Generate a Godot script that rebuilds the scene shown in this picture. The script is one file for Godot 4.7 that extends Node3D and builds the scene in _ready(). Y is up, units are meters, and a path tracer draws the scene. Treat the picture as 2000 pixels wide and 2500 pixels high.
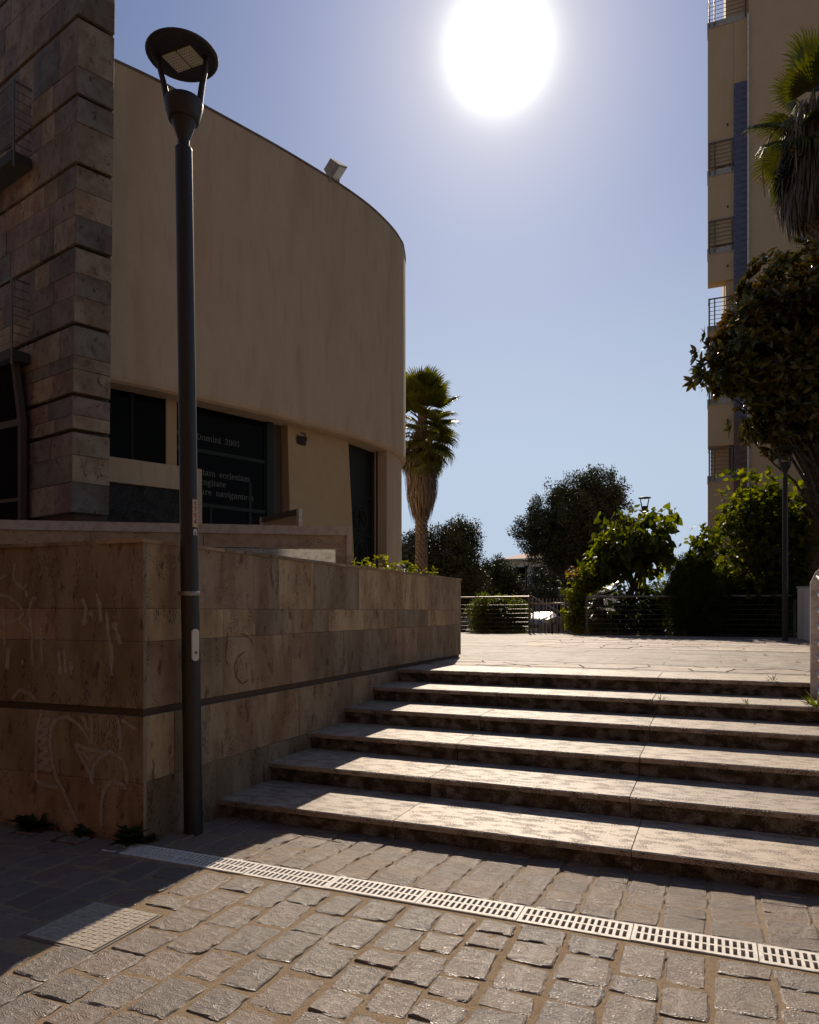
extends Node3D
# World axes: x runs to the right along the steps, -z runs up the steps, y is up. P(a, y, w) = (a, y, -w).

var org := Vector3.ZERO
var rng := RandomNumberGenerator.new()
var M := {}
var nz := FastNoiseLite.new()
var tx := {}

# ---------------------------------------------------------------- geometry helpers
func P(a: float, y: float, w: float) -> Vector3:
	return Vector3(a, y, -w)

func mb(flat := true) -> SurfaceTool:
	var st := SurfaceTool.new()
	st.begin(Mesh.PRIMITIVE_TRIANGLES)
	st.set_smooth_group(-1 if flat else 0)
	return st

func tri(st: SurfaceTool, a: Vector3, b: Vector3, c: Vector3) -> void: # counter-clockwise seen from outside
	st.add_vertex(a - org)
	st.add_vertex(c - org)
	st.add_vertex(b - org)

func quad(st: SurfaceTool, a: Vector3, b: Vector3, c: Vector3, d: Vector3) -> void:
	tri(st, a, b, c)
	tri(st, a, c, d)

func box(st: SurfaceTool, lo: Vector3, hi: Vector3) -> void:
	obox(st, lo, Vector3(hi.x - lo.x, 0, 0), Vector3(0, hi.y - lo.y, 0), Vector3(0, 0, hi.z - lo.z))

func obox(st: SurfaceTool, o: Vector3, u: Vector3, v: Vector3, n: Vector3) -> void: # u x v along n
	quad(st, o + n, o + n + u, o + n + u + v, o + n + v)
	quad(st, o + u, o, o + v, o + u + v)
	quad(st, o, o + n, o + n + v, o + v)
	quad(st, o + u + n, o + u, o + u + v, o + u + v + n)
	quad(st, o + v + n, o + u + v + n, o + u + v, o + v)
	quad(st, o, o + u, o + u + n, o + n)

func panel(st: SurfaceTool, o: Vector3, u: Vector3, v: Vector3, t: float, ch: float) -> void: # slab with a chamfered face, lying on the plane (o, u, v)
	var n := u.cross(v).normalized()
	var un := u.normalized() * ch
	var vn := v.normalized() * ch
	var b := [o, o + u, o + u + v, o + v]
	var m := []
	for p: Vector3 in b:
		m.append(p + n * (t - ch))
	var f := [o + n * t + un + vn, o + u + n * t - un + vn, o + u + v + n * t - un - vn, o + v + n * t + un - vn]
	quad(st, f[0], f[1], f[2], f[3])
	for i in 4:
		var j := (i + 1) % 4
		quad(st, m[i], m[j], f[j], f[i])
		quad(st, b[i], b[j], m[j], m[i])

func ccw(poly: PackedVector2Array) -> PackedVector2Array:
	var s := 0.0
	for i in poly.size():
		var q := poly[(i + 1) % poly.size()]
		s += poly[i].x * q.y - q.x * poly[i].y
	if s < 0:
		poly.reverse()
	return poly

func prism(st: SurfaceTool, poly_in: PackedVector2Array, y0: float, y1: float, shift := Vector2.ZERO, inset := 0.0) -> void:
	var poly := ccw(poly_in.duplicate())
	var n := poly.size()
	var cen := Vector2.ZERO
	for p in poly:
		cen += p / n
	var top := PackedVector2Array()
	for p in poly:
		top.append(p + shift + (cen - p).normalized() * inset)
	for i in n:
		var j := (i + 1) % n
		if inset > 0.0:
			var ym := y1 - inset
			quad(st, P(poly[i].x, y0, poly[i].y), P(poly[j].x, y0, poly[j].y), P(poly[j].x, ym, poly[j].y), P(poly[i].x, ym, poly[i].y))
			quad(st, P(poly[i].x, ym, poly[i].y), P(poly[j].x, ym, poly[j].y), P(top[j].x, y1, top[j].y), P(top[i].x, y1, top[i].y))
		else:
			quad(st, P(poly[i].x, y0, poly[i].y), P(poly[j].x, y0, poly[j].y), P(top[j].x, y1, top[j].y), P(top[i].x, y1, top[i].y))
	var idx := Geometry2D.triangulate_polygon(poly)
	for k in range(0, idx.size(), 3):
		var a := idx[k]
		var b := idx[k + 1]
		var c := idx[k + 2]
		if (poly[b] - poly[a]).cross(poly[c] - poly[a]) < 0:
			var t := b
			b = c
			c = t
		tri(st, P(top[a].x, y1, top[a].y), P(top[b].x, y1, top[b].y), P(top[c].x, y1, top[c].y))
		tri(st, P(poly[a].x, y0, poly[a].y), P(poly[c].x, y0, poly[c].y), P(poly[b].x, y0, poly[b].y))

func vpoly(st: SurfaceTool, o: Vector3, u: Vector3, poly_in: PackedVector2Array, t: float) -> void: # a polygon (s, y) standing in the vertical plane through o along u, t thick
	var n := u.cross(Vector3.UP).normalized()
	var poly := ccw(poly_in.duplicate())
	var f := []
	var b := []
	for p in poly:
		var q := o + u * p.x + Vector3.UP * p.y
		f.append(q + n * t)
		b.append(q)
	for i in poly.size():
		var j := (i + 1) % poly.size()
		quad(st, b[i], b[j], f[j], f[i])
	var idx := Geometry2D.triangulate_polygon(poly)
	for k in range(0, idx.size(), 3):
		var a := idx[k]
		var c := idx[k + 1]
		var d := idx[k + 2]
		if (poly[c] - poly[a]).cross(poly[d] - poly[a]) < 0:
			var s := c
			c = d
			d = s
		tri(st, f[a], f[c], f[d])
		tri(st, b[a], b[d], b[c])

func tube(st: SurfaceTool, pts: Array, r0: float, r1: float, sides := 8, cap := true) -> void:
	st.set_smooth_group(0)
	var rings := []
	for i in pts.size():
		var d: Vector3 = (pts[mini(i + 1, pts.size() - 1)] - pts[maxi(i - 1, 0)]).normalized()
		var x := d.cross(Vector3(0.13, 0.07, 0.98) if absf(d.z) < 0.9 else Vector3(0.1, 0.99, 0.0)).normalized()
		var y := d.cross(x)
		var r := lerpf(r0, r1, i / maxf(1.0, pts.size() - 1.0))
		var ring := []
		for k in sides:
			var an := TAU * k / sides
			ring.append(pts[i] + (x * cos(an) + y * sin(an)) * r)
		rings.append(ring)
	for i in rings.size() - 1:
		for k in sides:
			var j := (k + 1) % sides
			quad(st, rings[i][k], rings[i][j], rings[i + 1][j], rings[i + 1][k])
	if cap:
		st.set_smooth_group(-1)
		for k in range(1, sides - 1):
			tri(st, rings[0][0], rings[0][k + 1], rings[0][k])
			tri(st, rings[-1][0], rings[-1][k], rings[-1][k + 1])
	st.set_smooth_group(-1)

func lathe(st: SurfaceTool, c: Vector3, prof: Array, sides := 24) -> void: # prof: [radius, height], bottom to top; hard edges between groups split by doubling a point
	var g := 1
	for i in prof.size() - 1:
		var a: Vector2 = prof[i]
		var b: Vector2 = prof[i + 1]
		if a.is_equal_approx(b):
			g += 1
			continue
		st.set_smooth_group(g)
		for k in sides:
			var t0 := TAU * k / sides
			var t1 := TAU * (k + 1) / sides
			var p0 := c + Vector3(cos(t0) * a.x, a.y, -sin(t0) * a.x)
			var p1 := c + Vector3(cos(t1) * a.x, a.y, -sin(t1) * a.x)
			var p2 := c + Vector3(cos(t1) * b.x, b.y, -sin(t1) * b.x)
			var p3 := c + Vector3(cos(t0) * b.x, b.y, -sin(t0) * b.x)
			if a.x > 0.0001:
				tri(st, p0, p1, p2)
			if b.x > 0.0001:
				tri(st, p0, p2, p3)
	st.set_smooth_group(-1)

func done(st: SurfaceTool) -> ArrayMesh:
	st.generate_normals()
	return st.commit()

func put(mesh: Mesh, called: String, mat: Material, parent: Node3D, at := Vector3.ZERO) -> MeshInstance3D:
	var o := MeshInstance3D.new()
	o.name = called
	o.mesh = mesh
	o.material_override = mat
	o.position = at
	parent.add_child(o, true)
	return o

func part(st: SurfaceTool, called: String, mat: Material, parent: Node3D) -> MeshInstance3D:
	return put(done(st), called, mat, parent)

func tag(o: Node, label: String, category: String, group := "") -> void:
	o.set_meta("label", label)
	o.set_meta("category", category)
	if group:
		o.set_meta("group", group)

func thing(called: String, label: String, category: String, at: Vector3, group := "") -> Node3D:
	var o := Node3D.new()
	o.name = called
	add_child(o, true)
	o.position = at
	org = at
	tag(o, label, category, group)
	return o

func single(st: SurfaceTool, called: String, mat: Material, label: String, category: String, group := "") -> MeshInstance3D:
	var o := put(done(st), called, mat, self, org)
	tag(o, label, category, group)
	return o

func struct(called: String) -> Node3D:
	var o := Node3D.new()
	o.name = called
	add_child(o, true)
	o.set_meta("kind", "structure")
	org = Vector3.ZERO
	return o

# ---------------------------------------------------------------- textures and materials
func nb(sd: int, freq: float, oct: int, size: int, kind := FastNoiseLite.TYPE_SIMPLEX_SMOOTH) -> PackedByteArray:
	var n := FastNoiseLite.new()
	n.seed = sd
	n.noise_type = kind
	n.frequency = freq
	n.fractal_type = FastNoiseLite.FRACTAL_FBM if oct > 1 else FastNoiseLite.FRACTAL_NONE
	n.fractal_octaves = oct
	if kind == FastNoiseLite.TYPE_CELLULAR:
		n.cellular_return_type = FastNoiseLite.RETURN_DISTANCE
	var im := n.get_seamless_image(size, size)
	im.convert(Image.FORMAT_L8)
	return im.get_data()

func multiply(a: PackedByteArray, b: PackedByteArray) -> PackedByteArray: # a where b is high
	var out := PackedByteArray()
	out.resize(a.size())
	for i in a.size():
		out[i] = clampi(int(a[i] * (0.3 + 1.2 * b[i] / 255.0)), 0, 255)
	return out

func lut(lo: float, hi: float, k: float) -> PackedFloat32Array:
	var l := PackedFloat32Array()
	l.resize(256)
	for i in 256:
		l[i] = (smoothstep(lo, hi, i / 255.0) if lo < hi else 1.0 - smoothstep(hi, lo, i / 255.0)) * k
	return l

func mix_tex(size: int, base: Color, layers: Array) -> ImageTexture: # layers: [bytes, lo, hi, colour, strength]
	var n := size * size
	var r := PackedFloat32Array()
	var g := PackedFloat32Array()
	var b := PackedFloat32Array()
	r.resize(n)
	g.resize(n)
	b.resize(n)
	r.fill(base.r * 255)
	g.fill(base.g * 255)
	b.fill(base.b * 255)
	for l in layers:
		var by: PackedByteArray = l[0]
		var t := lut(l[1], l[2], l[4])
		var cr: float = l[3].r * 255
		var cg: float = l[3].g * 255
		var cb: float = l[3].b * 255
		for i in n:
			var k := t[by[i]]
			if k > 0.004:
				r[i] += (cr - r[i]) * k
				g[i] += (cg - g[i]) * k
				b[i] += (cb - b[i]) * k
	var out := PackedByteArray()
	out.resize(n * 3)
	var mean := Vector3.ZERO
	for i in n:
		out[i * 3] = int(r[i])
		out[i * 3 + 1] = int(g[i])
		out[i * 3 + 2] = int(b[i])
		if i % 37 == 0:
			var c := Color(r[i] / 255, g[i] / 255, b[i] / 255).srgb_to_linear()
			mean += Vector3(c.r, c.g, c.b)
	var t := ImageTexture.create_from_image(Image.create_from_data(size, size, false, Image.FORMAT_RGB8, out))
	t.set_meta("mean", mean / ceilf(n / 37.0))
	return t

func grey_tex(size: int, base: float, layers: Array) -> ImageTexture: # layers: [bytes, lo, hi, value, strength]
	var n := size * size
	var r := PackedFloat32Array()
	r.resize(n)
	r.fill(base * 255)
	for l in layers:
		var by: PackedByteArray = l[0]
		var t := lut(l[1], l[2], l[4])
		var v: float = l[3] * 255
		for i in n:
			var k := t[by[i]]
			if k > 0.004:
				r[i] += (v - r[i]) * k
	var out := PackedByteArray()
	out.resize(n)
	for i in n:
		out[i] = int(r[i])
	return ImageTexture.create_from_image(Image.create_from_data(size, size, false, Image.FORMAT_L8, out))

func lin(r: float, g: float, b: float) -> Color:
	return Color(r, g, b).linear_to_srgb()

func mat(called: String, c: Color, rough: float, metal := 0.0) -> StandardMaterial3D:
	var m := StandardMaterial3D.new()
	m.resource_name = called
	m.albedo_color = c
	m.roughness = rough
	m.metallic = metal
	M[called] = m
	return m

func surf(called: String, c: Color, rough: float, albedo: Texture2D, scale: Vector3, height: Texture2D = null, cm := 0.0, off := Vector3.ZERO) -> StandardMaterial3D:
	var m := mat(called, c, rough)
	m.albedo_texture = albedo
	over_mean(m, albedo)
	m.uv1_triplanar = true
	m.uv1_world_triplanar = true
	m.uv1_scale = scale
	m.uv1_offset = off
	m.uv1_triplanar_sharpness = 8.0
	if height:
		m.heightmap_enabled = true
		m.heightmap_texture = height
		m.heightmap_scale = cm
	return m

func over_mean(m: StandardMaterial3D, t: Texture2D) -> void: # the colour given to surf() is what the surface shows on average
	if t.has_meta("mean"):
		var k: Vector3 = t.get_meta("mean")
		var c := m.albedo_color.srgb_to_linear()
		m.albedo_color = Color(c.r / k.x, c.g / k.y, c.b / k.z).linear_to_srgb()

func stain(m: StandardMaterial3D, t: Texture2D, mask: Texture2D, scale: Vector3, off := Vector3.ZERO) -> void:
	m.detail_enabled = true
	m.detail_albedo = t
	over_mean(m, t)
	m.detail_mask = mask
	m.detail_blend_mode = BaseMaterial3D.BLEND_MODE_MUL
	m.detail_uv_layer = BaseMaterial3D.DETAIL_UV_2
	m.uv2_triplanar = true
	m.uv2_world_triplanar = true
	m.uv2_scale = scale
	m.uv2_offset = off
	m.uv2_triplanar_sharpness = 8.0

func textures_and_materials() -> void:
	var fine := nb(1, 0.09, 3, 512)
	var mid := nb(2, 0.02, 4, 512)
	var big := nb(3, 0.006, 3, 512)
	var pit := nb(4, 0.055, 2, 512, FastNoiseLite.TYPE_SIMPLEX)
	var pit2 := nb(5, 0.11, 2, 512)
	var dots := multiply(nb(9, 0.20, 1, 512), nb(10, 0.012, 3, 512))
	var blot := nb(12, 0.014, 6, 512)
	var cell := nb(6, 0.05, 1, 512, FastNoiseLite.TYPE_CELLULAR)
	var grain := nb(7, 0.35, 2, 512)
	var strk := nb(8, 0.03, 4, 512)
	var white := Color.WHITE
	# travertine: veins, tone, and dark pits
	tx.trav = mix_tex(512, Color(0.80, 0.72, 0.62), [[strk, 0.25, 0.9, Color(0.73, 0.64, 0.53), 0.6], [mid, 0.55, 0.95, Color(0.85, 0.78, 0.69), 0.4], [big, 0.5, 0.8, Color(0.70, 0.59, 0.48), 0.4], [fine, 0.60, 0.85, Color(0.60, 0.50, 0.41), 0.35], [grain, 0.3, 0.8, Color(0.72, 0.64, 0.54), 0.35], [dots, 0.80, 0.90, Color(0.27, 0.19, 0.13), 0.65]])
	tx.trav_h = grey_tex(512, 0.8, [[fine, 0.2, 0.8, 0.7, 0.5], [dots, 0.78, 0.90, 0.1, 0.9], [grain, 0.3, 0.8, 0.6, 0.2]])
	tx.step = mix_tex(512, Color(0.83, 0.78, 0.72), [[strk, 0.4, 0.8, Color(0.74, 0.67, 0.60), 0.8], [big, 0.45, 0.8, Color(0.90, 0.86, 0.81), 0.6], [fine, 0.58, 0.8, Color(0.68, 0.61, 0.54), 0.45], [grain, 0.35, 0.8, Color(0.72, 0.65, 0.58), 0.4], [blot, 0.66, 0.85, Color(0.56, 0.48, 0.40), 0.5], [dots, 0.68, 0.80, Color(0.24, 0.18, 0.14), 0.85]])
	tx.step_h = grey_tex(512, 0.8, [[fine, 0.3, 0.8, 0.6, 0.5], [dots, 0.66, 0.80, 0.0, 1.0], [grain, 0.2, 0.8, 0.5, 0.25]])
	tx.mould = mix_tex(512, white, [[blot, 0.3, 0.75, Color(0.50, 0.43, 0.35), 0.85], [fine, 0.55, 0.85, Color(0.50, 0.43, 0.35), 0.5], [big, 0.62, 0.8, Color(0.60, 0.58, 0.38), 0.6]])
	tx.weather = mix_tex(512, white, [[mid, 0.5, 0.95, Color(0.72, 0.64, 0.57), 0.5], [big, 0.35, 0.8, Color(0.78, 0.70, 0.62), 0.6], [strk, 0.72, 0.88, Color(0.48, 0.38, 0.31), 0.6]])
	tx.streaks = mix_tex(512, white, [[strk, 0.5, 0.95, Color(0.93, 0.91, 0.89), 0.6], [big, 0.5, 0.95, Color(0.92, 0.895, 0.87), 0.6]])
	tx.stone = mix_tex(512, Color(0.60, 0.55, 0.51), [[mid, 0.4, 0.8, Color(0.50, 0.45, 0.42), 0.8], [big, 0.45, 0.75, Color(0.64, 0.57, 0.50), 0.6], [fine, 0.6, 0.8, Color(0.38, 0.34, 0.31), 0.6], [grain, 0.62, 0.8, Color(0.80, 0.76, 0.72), 0.6]])
	tx.stone_h = grey_tex(512, 0.5, [[blot, 0.25, 0.75, 1.0, 0.8], [fine, 0.25, 0.8, 0.1, 0.5], [grain, 0.2, 0.8, 1.0, 0.35]])
	tx.sand = mix_tex(512, Color(0.62, 0.55, 0.45), [[mid, 0.4, 0.8, Color(0.52, 0.44, 0.35), 0.7], [grain, 0.55, 0.8, Color(0.74, 0.67, 0.57), 0.7], [pit2, 0.66, 0.8, Color(0.34, 0.28, 0.22), 0.6]])
	tx.sand_h = grey_tex(512, 0.5, [[grain, 0.2, 0.8, 1.0, 0.7], [fine, 0.3, 0.8, 0.0, 0.5]])
	tx.stucco = mix_tex(512, Color(0.86, 0.80, 0.71), [[strk, 0.3, 0.85, Color(0.83, 0.765, 0.67), 0.6], [big, 0.4, 0.9, Color(0.83, 0.76, 0.67), 0.5], [mid, 0.6, 0.9, Color(0.89, 0.835, 0.75), 0.5], [grain, 0.4, 0.8, Color(0.82, 0.76, 0.67), 0.25]])
	tx.stucco_h = grey_tex(512, 0.5, [[fine, 0.2, 0.8, 1.0, 0.5], [grain, 0.2, 0.8, 0.0, 0.4]])
	tx.bark = mix_tex(512, Color(0.55, 0.48, 0.40), [[strk, 0.4, 0.7, Color(0.30, 0.25, 0.20), 0.8], [cell, 0.1, 0.4, Color(0.25, 0.2, 0.16), 0.5]])
	tx.metal = mix_tex(512, white, [[mid, 0.4, 0.8, Color(0.88, 0.86, 0.84), 0.7], [strk, 0.6, 0.9, Color(0.80, 0.77, 0.74), 0.6], [dots, 0.86, 0.92, Color(0.55, 0.48, 0.42), 0.7]])
	tx.leafy = mix_tex(512, white, [[mid, 0.4, 0.7, Color(0.8, 0.85, 0.7), 0.8]])
	# a tiny running bond for the far brick strip
	var br := Image.create_empty(64, 64, false, Image.FORMAT_RGB8)
	for y in 64:
		for x in 64:
			var row := int(y / 16.0)
			var xx := (x + (16 if row % 2 else 0)) % 32
			var joint := y % 16 < 3 or xx < 3
			var v := 0.72 + 0.2 * fposmod(sin(row * 12.9 + int((x + (16 if row % 2 else 0)) / 32.0) * 78.2) * 43758.5, 1.0)
			br.set_pixel(x, y, Color(0.9, 0.88, 0.86) if joint else Color(v, v, v))
	tx.brick = ImageTexture.create_from_image(br)

	# travertine of the low wall: five tones, each laid with its own offset so that neighbours never continue one another
	var tones := [lin(0.29, 0.188, 0.102), lin(0.235, 0.160, 0.090), lin(0.315, 0.195, 0.098), lin(0.205, 0.142, 0.082), lin(0.265, 0.165, 0.094), lin(0.37, 0.245, 0.125)]
	for i in 6:
		var m := surf("wall_travertine_%d" % i, tones[i], 0.75, tx.trav, Vector3(0.85, 0.22 if i % 2 else 0.5, 0.85), tx.trav_h, 0.35, Vector3(i * 0.37, i * 0.23, i * 0.61))
		stain(m, tx.weather, null, Vector3(0.55, 0.2, 0.55), Vector3(i * 0.31, i * 0.17, i * 0.47))
	var ttones := [lin(0.25, 0.18, 0.115), lin(0.17, 0.130, 0.095), lin(0.30, 0.205, 0.12), lin(0.135, 0.108, 0.082), lin(0.21, 0.145, 0.105), lin(0.20, 0.125, 0.095)]
	for i in 6:
		var m := surf("tower_travertine_%d" % i, ttones[i], 0.8, tx.trav, Vector3(0.7, 0.5, 0.7), tx.trav_h, 0.35, Vector3(i * 0.29, i * 0.41, i * 0.53))
		stain(m, tx.weather, null, Vector3(0.4, 0.3, 0.4), Vector3(i * 0.21, i * 0.37, i * 0.13))
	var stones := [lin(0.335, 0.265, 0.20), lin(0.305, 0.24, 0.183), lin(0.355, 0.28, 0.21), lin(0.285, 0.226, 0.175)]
	for i in 4:
		surf("step_travertine_%d" % i, stones[i], 0.55, tx.step, Vector3(0.7, 0.9, 1.5), tx.step_h, 0.35, Vector3(i * 0.43, i * 0.3, i * 0.19))
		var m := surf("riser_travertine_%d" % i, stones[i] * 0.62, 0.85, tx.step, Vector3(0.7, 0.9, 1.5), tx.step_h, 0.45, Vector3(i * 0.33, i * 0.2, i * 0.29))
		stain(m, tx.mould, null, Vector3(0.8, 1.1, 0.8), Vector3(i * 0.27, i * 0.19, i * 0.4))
		stain(surf("plaza_travertine_%d" % i, stones[i] * 0.8, 0.68, tx.step, Vector3(0.5, 0.9, 1.2), tx.step_h, 0.25, Vector3(i * 0.23, i * 0.1, i * 0.37)), tx.weather, null, Vector3(0.3, 0.3, 0.3))
	var flags := [lin(0.28, 0.215, 0.165), lin(0.23, 0.175, 0.135), lin(0.31, 0.25, 0.20), lin(0.26, 0.195, 0.15), lin(0.35, 0.29, 0.235)]
	for i in 5:
		surf("flagstone_%d" % i, flags[i], 0.68, tx.step, Vector3(0.8, 0.8, 0.8), tx.step_h, 0.2, Vector3(i * 0.31, 0, i * 0.17))
	var cob := [lin(0.165, 0.120, 0.086), lin(0.135, 0.102, 0.076), lin(0.185, 0.132, 0.092), lin(0.15, 0.115, 0.087), lin(0.17, 0.115, 0.080)]
	for i in 5:
		surf("porphyry_%d" % i, cob[i], 0.35, tx.stone, Vector3(1.6, 1.9, 3.8), tx.stone_h, 0.9, Vector3(i * 0.37, 0, i * 0.23)).metallic_specular = 0.72
		surf("gutter_porphyry_%d" % i, cob[i] * 1.15, 0.30, tx.stone, Vector3(1.5, 1.9, 4.5), tx.stone_h, 0.9, Vector3(i * 0.31, 0, i * 0.29)).metallic_specular = 0.66
	surf("grout", lin(0.255, 0.175, 0.098), 0.9, tx.sand, Vector3(2.2, 2.2, 2.2), tx.sand_h, 0.6)
	surf("gutter_grout", lin(0.235, 0.165, 0.095), 0.8, tx.sand, Vector3(2.2, 2.2, 2.2), tx.sand_h, 0.6)
	surf("mortar", lin(0.34, 0.26, 0.19), 0.9, tx.sand, Vector3(2, 2, 2))
	surf("earth", lin(0.16, 0.12, 0.08), 0.95, tx.sand, Vector3(0.7, 0.7, 0.7), tx.sand_h, 1.5)
	surf("asphalt", lin(0.06, 0.058, 0.055), 0.9, tx.sand, Vector3(0.8, 0.8, 0.8), tx.sand_h, 0.5)
	surf("stucco", lin(0.55, 0.385, 0.235), 0.92, tx.stucco, Vector3(0.12, 0.05, 0.12), tx.stucco_h, 0.6)
	stain(M.stucco, tx.streaks, null, Vector3(0.3, 0.045, 0.3))
	surf("stucco_warm", lin(0.48, 0.32, 0.165), 0.92, tx.stucco, Vector3(0.2, 0.12, 0.2), tx.stucco_h, 0.6)
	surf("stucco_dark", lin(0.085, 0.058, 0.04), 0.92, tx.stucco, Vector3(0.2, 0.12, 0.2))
	surf("render_ochre", lin(0.58, 0.41, 0.24), 0.92, tx.stucco, Vector3(0.1, 0.06, 0.1))
	surf("white_render", lin(0.70, 0.66, 0.62), 0.85, tx.stucco, Vector3(0.4, 0.12, 0.4))
	surf("concrete", lin(0.42, 0.39, 0.35), 0.85, tx.sand, Vector3(0.8, 0.8, 0.8))
	surf("grate", lin(0.62, 0.57, 0.51), 0.6, tx.metal, Vector3(2.2, 2.2, 2.2), tx.sand_h, 0.1)
	surf("cover_metal", lin(0.36, 0.30, 0.235), 0.5, tx.metal, Vector3(2, 2, 2))
	mat("soot", lin(0.012, 0.01, 0.008), 0.9)
	surf("lamp_paint", lin(0.019, 0.0135, 0.0115), 0.5, tx.metal, Vector3(1.5, 0.6, 1.5), tx.stucco_h, 0.05)
	mat("led", lin(0.55, 0.52, 0.42), 0.3)
	mat("led_dot", lin(0.10, 0.09, 0.08), 0.3)
	mat("steel", lin(0.30, 0.27, 0.245), 0.42, 0.7)
	mat("wire_steel", lin(0.20, 0.18, 0.16), 0.45, 0.6)
	mat("rail_steel", lin(0.17, 0.145, 0.125), 0.5, 0.5)
	mat("balcony_grey", lin(0.045, 0.034, 0.027), 0.8)
	surf("alu_paint", lin(0.46, 0.38, 0.30), 0.5, tx.metal, Vector3(0.8, 0.8, 0.8))
	surf("panel_paint", lin(0.38, 0.28, 0.18), 0.5, tx.metal, Vector3(0.5, 0.5, 0.5))
	surf("white_paint", lin(0.66, 0.63, 0.58), 0.45, tx.metal, Vector3(1, 1, 1))
	mat("glass_dark", lin(0.006, 0.0055, 0.005), 0.08).metallic_specular = 0.13
	mat("green_frame", lin(0.012, 0.022, 0.012), 0.75)
	mat("lettering", lin(0.15, 0.135, 0.115), 0.6)
	surf("bronze", lin(0.026, 0.021, 0.016), 0.8, tx.bark, Vector3(1, 1, 1), tx.stucco_h, 0.4)
	mat("door_green", lin(0.006, 0.010, 0.009), 0.45)
	var fr := mat("frosted", lin(0.62, 0.61, 0.60), 0.5)
	fr.albedo_texture = tx.metal
	fr.uv1_triplanar = true
	fr.uv1_world_triplanar = true
	fr.backlight_enabled = true
	fr.backlight = Color(1.1, 1.1, 1.08)
	mat("plate_white", lin(0.45, 0.38, 0.26), 0.5)
	mat("plate_red", lin(0.42, 0.02, 0.015), 0.5)
	mat("plate_yellow", lin(0.60, 0.42, 0.05), 0.5)
	mat("plastic_white", lin(0.62, 0.58, 0.52), 0.5)
	mat("wood_slat", lin(0.28, 0.18, 0.09), 0.7)
	var sp := mat("spray_paint", Color.WHITE, 0.8)
	sp.transparency = BaseMaterial3D.TRANSPARENCY_ALPHA
	sp.vertex_color_use_as_albedo = true
	surf("blue_tile", lin(0.17, 0.18, 0.27), 0.5, tx.brick, Vector3(2.2, 2.2, 2.2))
	surf("red_tile", lin(0.24, 0.15, 0.13), 0.6, tx.brick, Vector3(2.2, 2.2, 2.2))
	surf("bark", lin(0.075, 0.058, 0.044), 0.9, tx.bark, Vector3(0.8, 0.5, 0.8), tx.trav_h, 2.0)
	surf("palm_bark", lin(0.20, 0.155, 0.115), 0.9, tx.bark, Vector3(1.2, 2.0, 1.2), tx.trav_h, 3.0)
	mat("car_silver", lin(0.20, 0.20, 0.20), 0.32, 0.3)
	mat("car_dark", lin(0.02, 0.022, 0.03), 0.2, 0.3)
	mat("tyre", lin(0.02, 0.02, 0.02), 0.8)
	mat("lens", lin(0.6, 0.6, 0.62), 0.1)
	mat("roof_tile", lin(0.35, 0.20, 0.15), 0.8)
	leaf_mat("leaf_oak", 0.5, Color(0.35, 0.42, 0.12))
	leaf_mat("leaf_magnolia", 0.17, Color(0.7, 0.6, 0.09))
	leaf_mat("leaf_broad", 0.38, Color(1.1, 1.15, 0.14))
	leaf_mat("leaf_hedge", 0.42, Color(1.0, 1.05, 0.15))
	leaf_mat("leaf_palm", 0.38, Color(0.95, 0.95, 0.14))
	leaf_mat("leaf_dead", 0.7, Color(0.45, 0.33, 0.18))

func leaf_mat(called: String, rough: float, back: Color) -> void:
	var m := mat(called, Color.WHITE, rough)
	m.vertex_color_use_as_albedo = true
	m.backlight_enabled = true
	m.backlight = back

# ---------------------------------------------------------------- plants
func leaf_mesh(kind: String) -> ArrayMesh: # unit length along +z, face up, folded along the midrib
	var half := []
	match kind:
		"small": half = [Vector2(0.0, 0.0), Vector2(0.24, 0.45), Vector2(0.0, 1.0)]
		"long": half = [Vector2(0.0, 0.0), Vector2(0.17, 0.25), Vector2(0.20, 0.55), Vector2(0.11, 0.85), Vector2(0.0, 1.0)]
		"heart": half = [Vector2(0.0, 0.0), Vector2(0.28, -0.10), Vector2(0.46, 0.14), Vector2(0.44, 0.45), Vector2(0.24, 0.78), Vector2(0.0, 1.06)]
		"lobed": half = [Vector2(0.0, 0.0), Vector2(0.26, -0.06), Vector2(0.46, 0.20), Vector2(0.26, 0.34), Vector2(0.42, 0.66), Vector2(0.17, 0.62), Vector2(0.0, 1.0)]
		"needle": half = [Vector2(0.0, 0.0), Vector2(0.05, 0.4), Vector2(0.0, 1.0)]
	org = Vector3.ZERO
	var st := mb()
	for s in [-1.0, 1.0]:
		for i in range(1, half.size() - 1):
			var a: Vector2 = half[i]
			var b: Vector2 = half[i + 1]
			var f := func(p: Vector2) -> Vector3: return Vector3(p.x * s, absf(p.x) * 0.28 - p.y * p.y * 0.22, p.y)
			var m: Vector3 = f.call(Vector2(0, 0.0))
			if i > 1:
				var am := Vector2(0, clampf(a.y, 0, 1))
				if s > 0:
					tri(st, f.call(am), f.call(b), f.call(a))
				else:
					tri(st, f.call(am), f.call(a), f.call(b))
				var bm := Vector2(0, clampf(b.y, 0, 1))
				if s > 0:
					tri(st, f.call(am), f.call(bm), f.call(b))
				else:
					tri(st, f.call(am), f.call(b), f.call(bm))
			else:
				var bm := Vector2(0, clampf(b.y, 0, 1)) if half.size() > 3 else b
				if s > 0:
					tri(st, m, b_to(f, bm), f.call(a))
					if half.size() > 3:
						tri(st, f.call(a), f.call(bm), f.call(b))
				else:
					tri(st, m, f.call(a), b_to(f, bm))
					if half.size() > 3:
						tri(st, f.call(a), f.call(b), f.call(bm))
	return done(st)

func b_to(f: Callable, p: Vector2) -> Vector3:
	return f.call(p)

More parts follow.
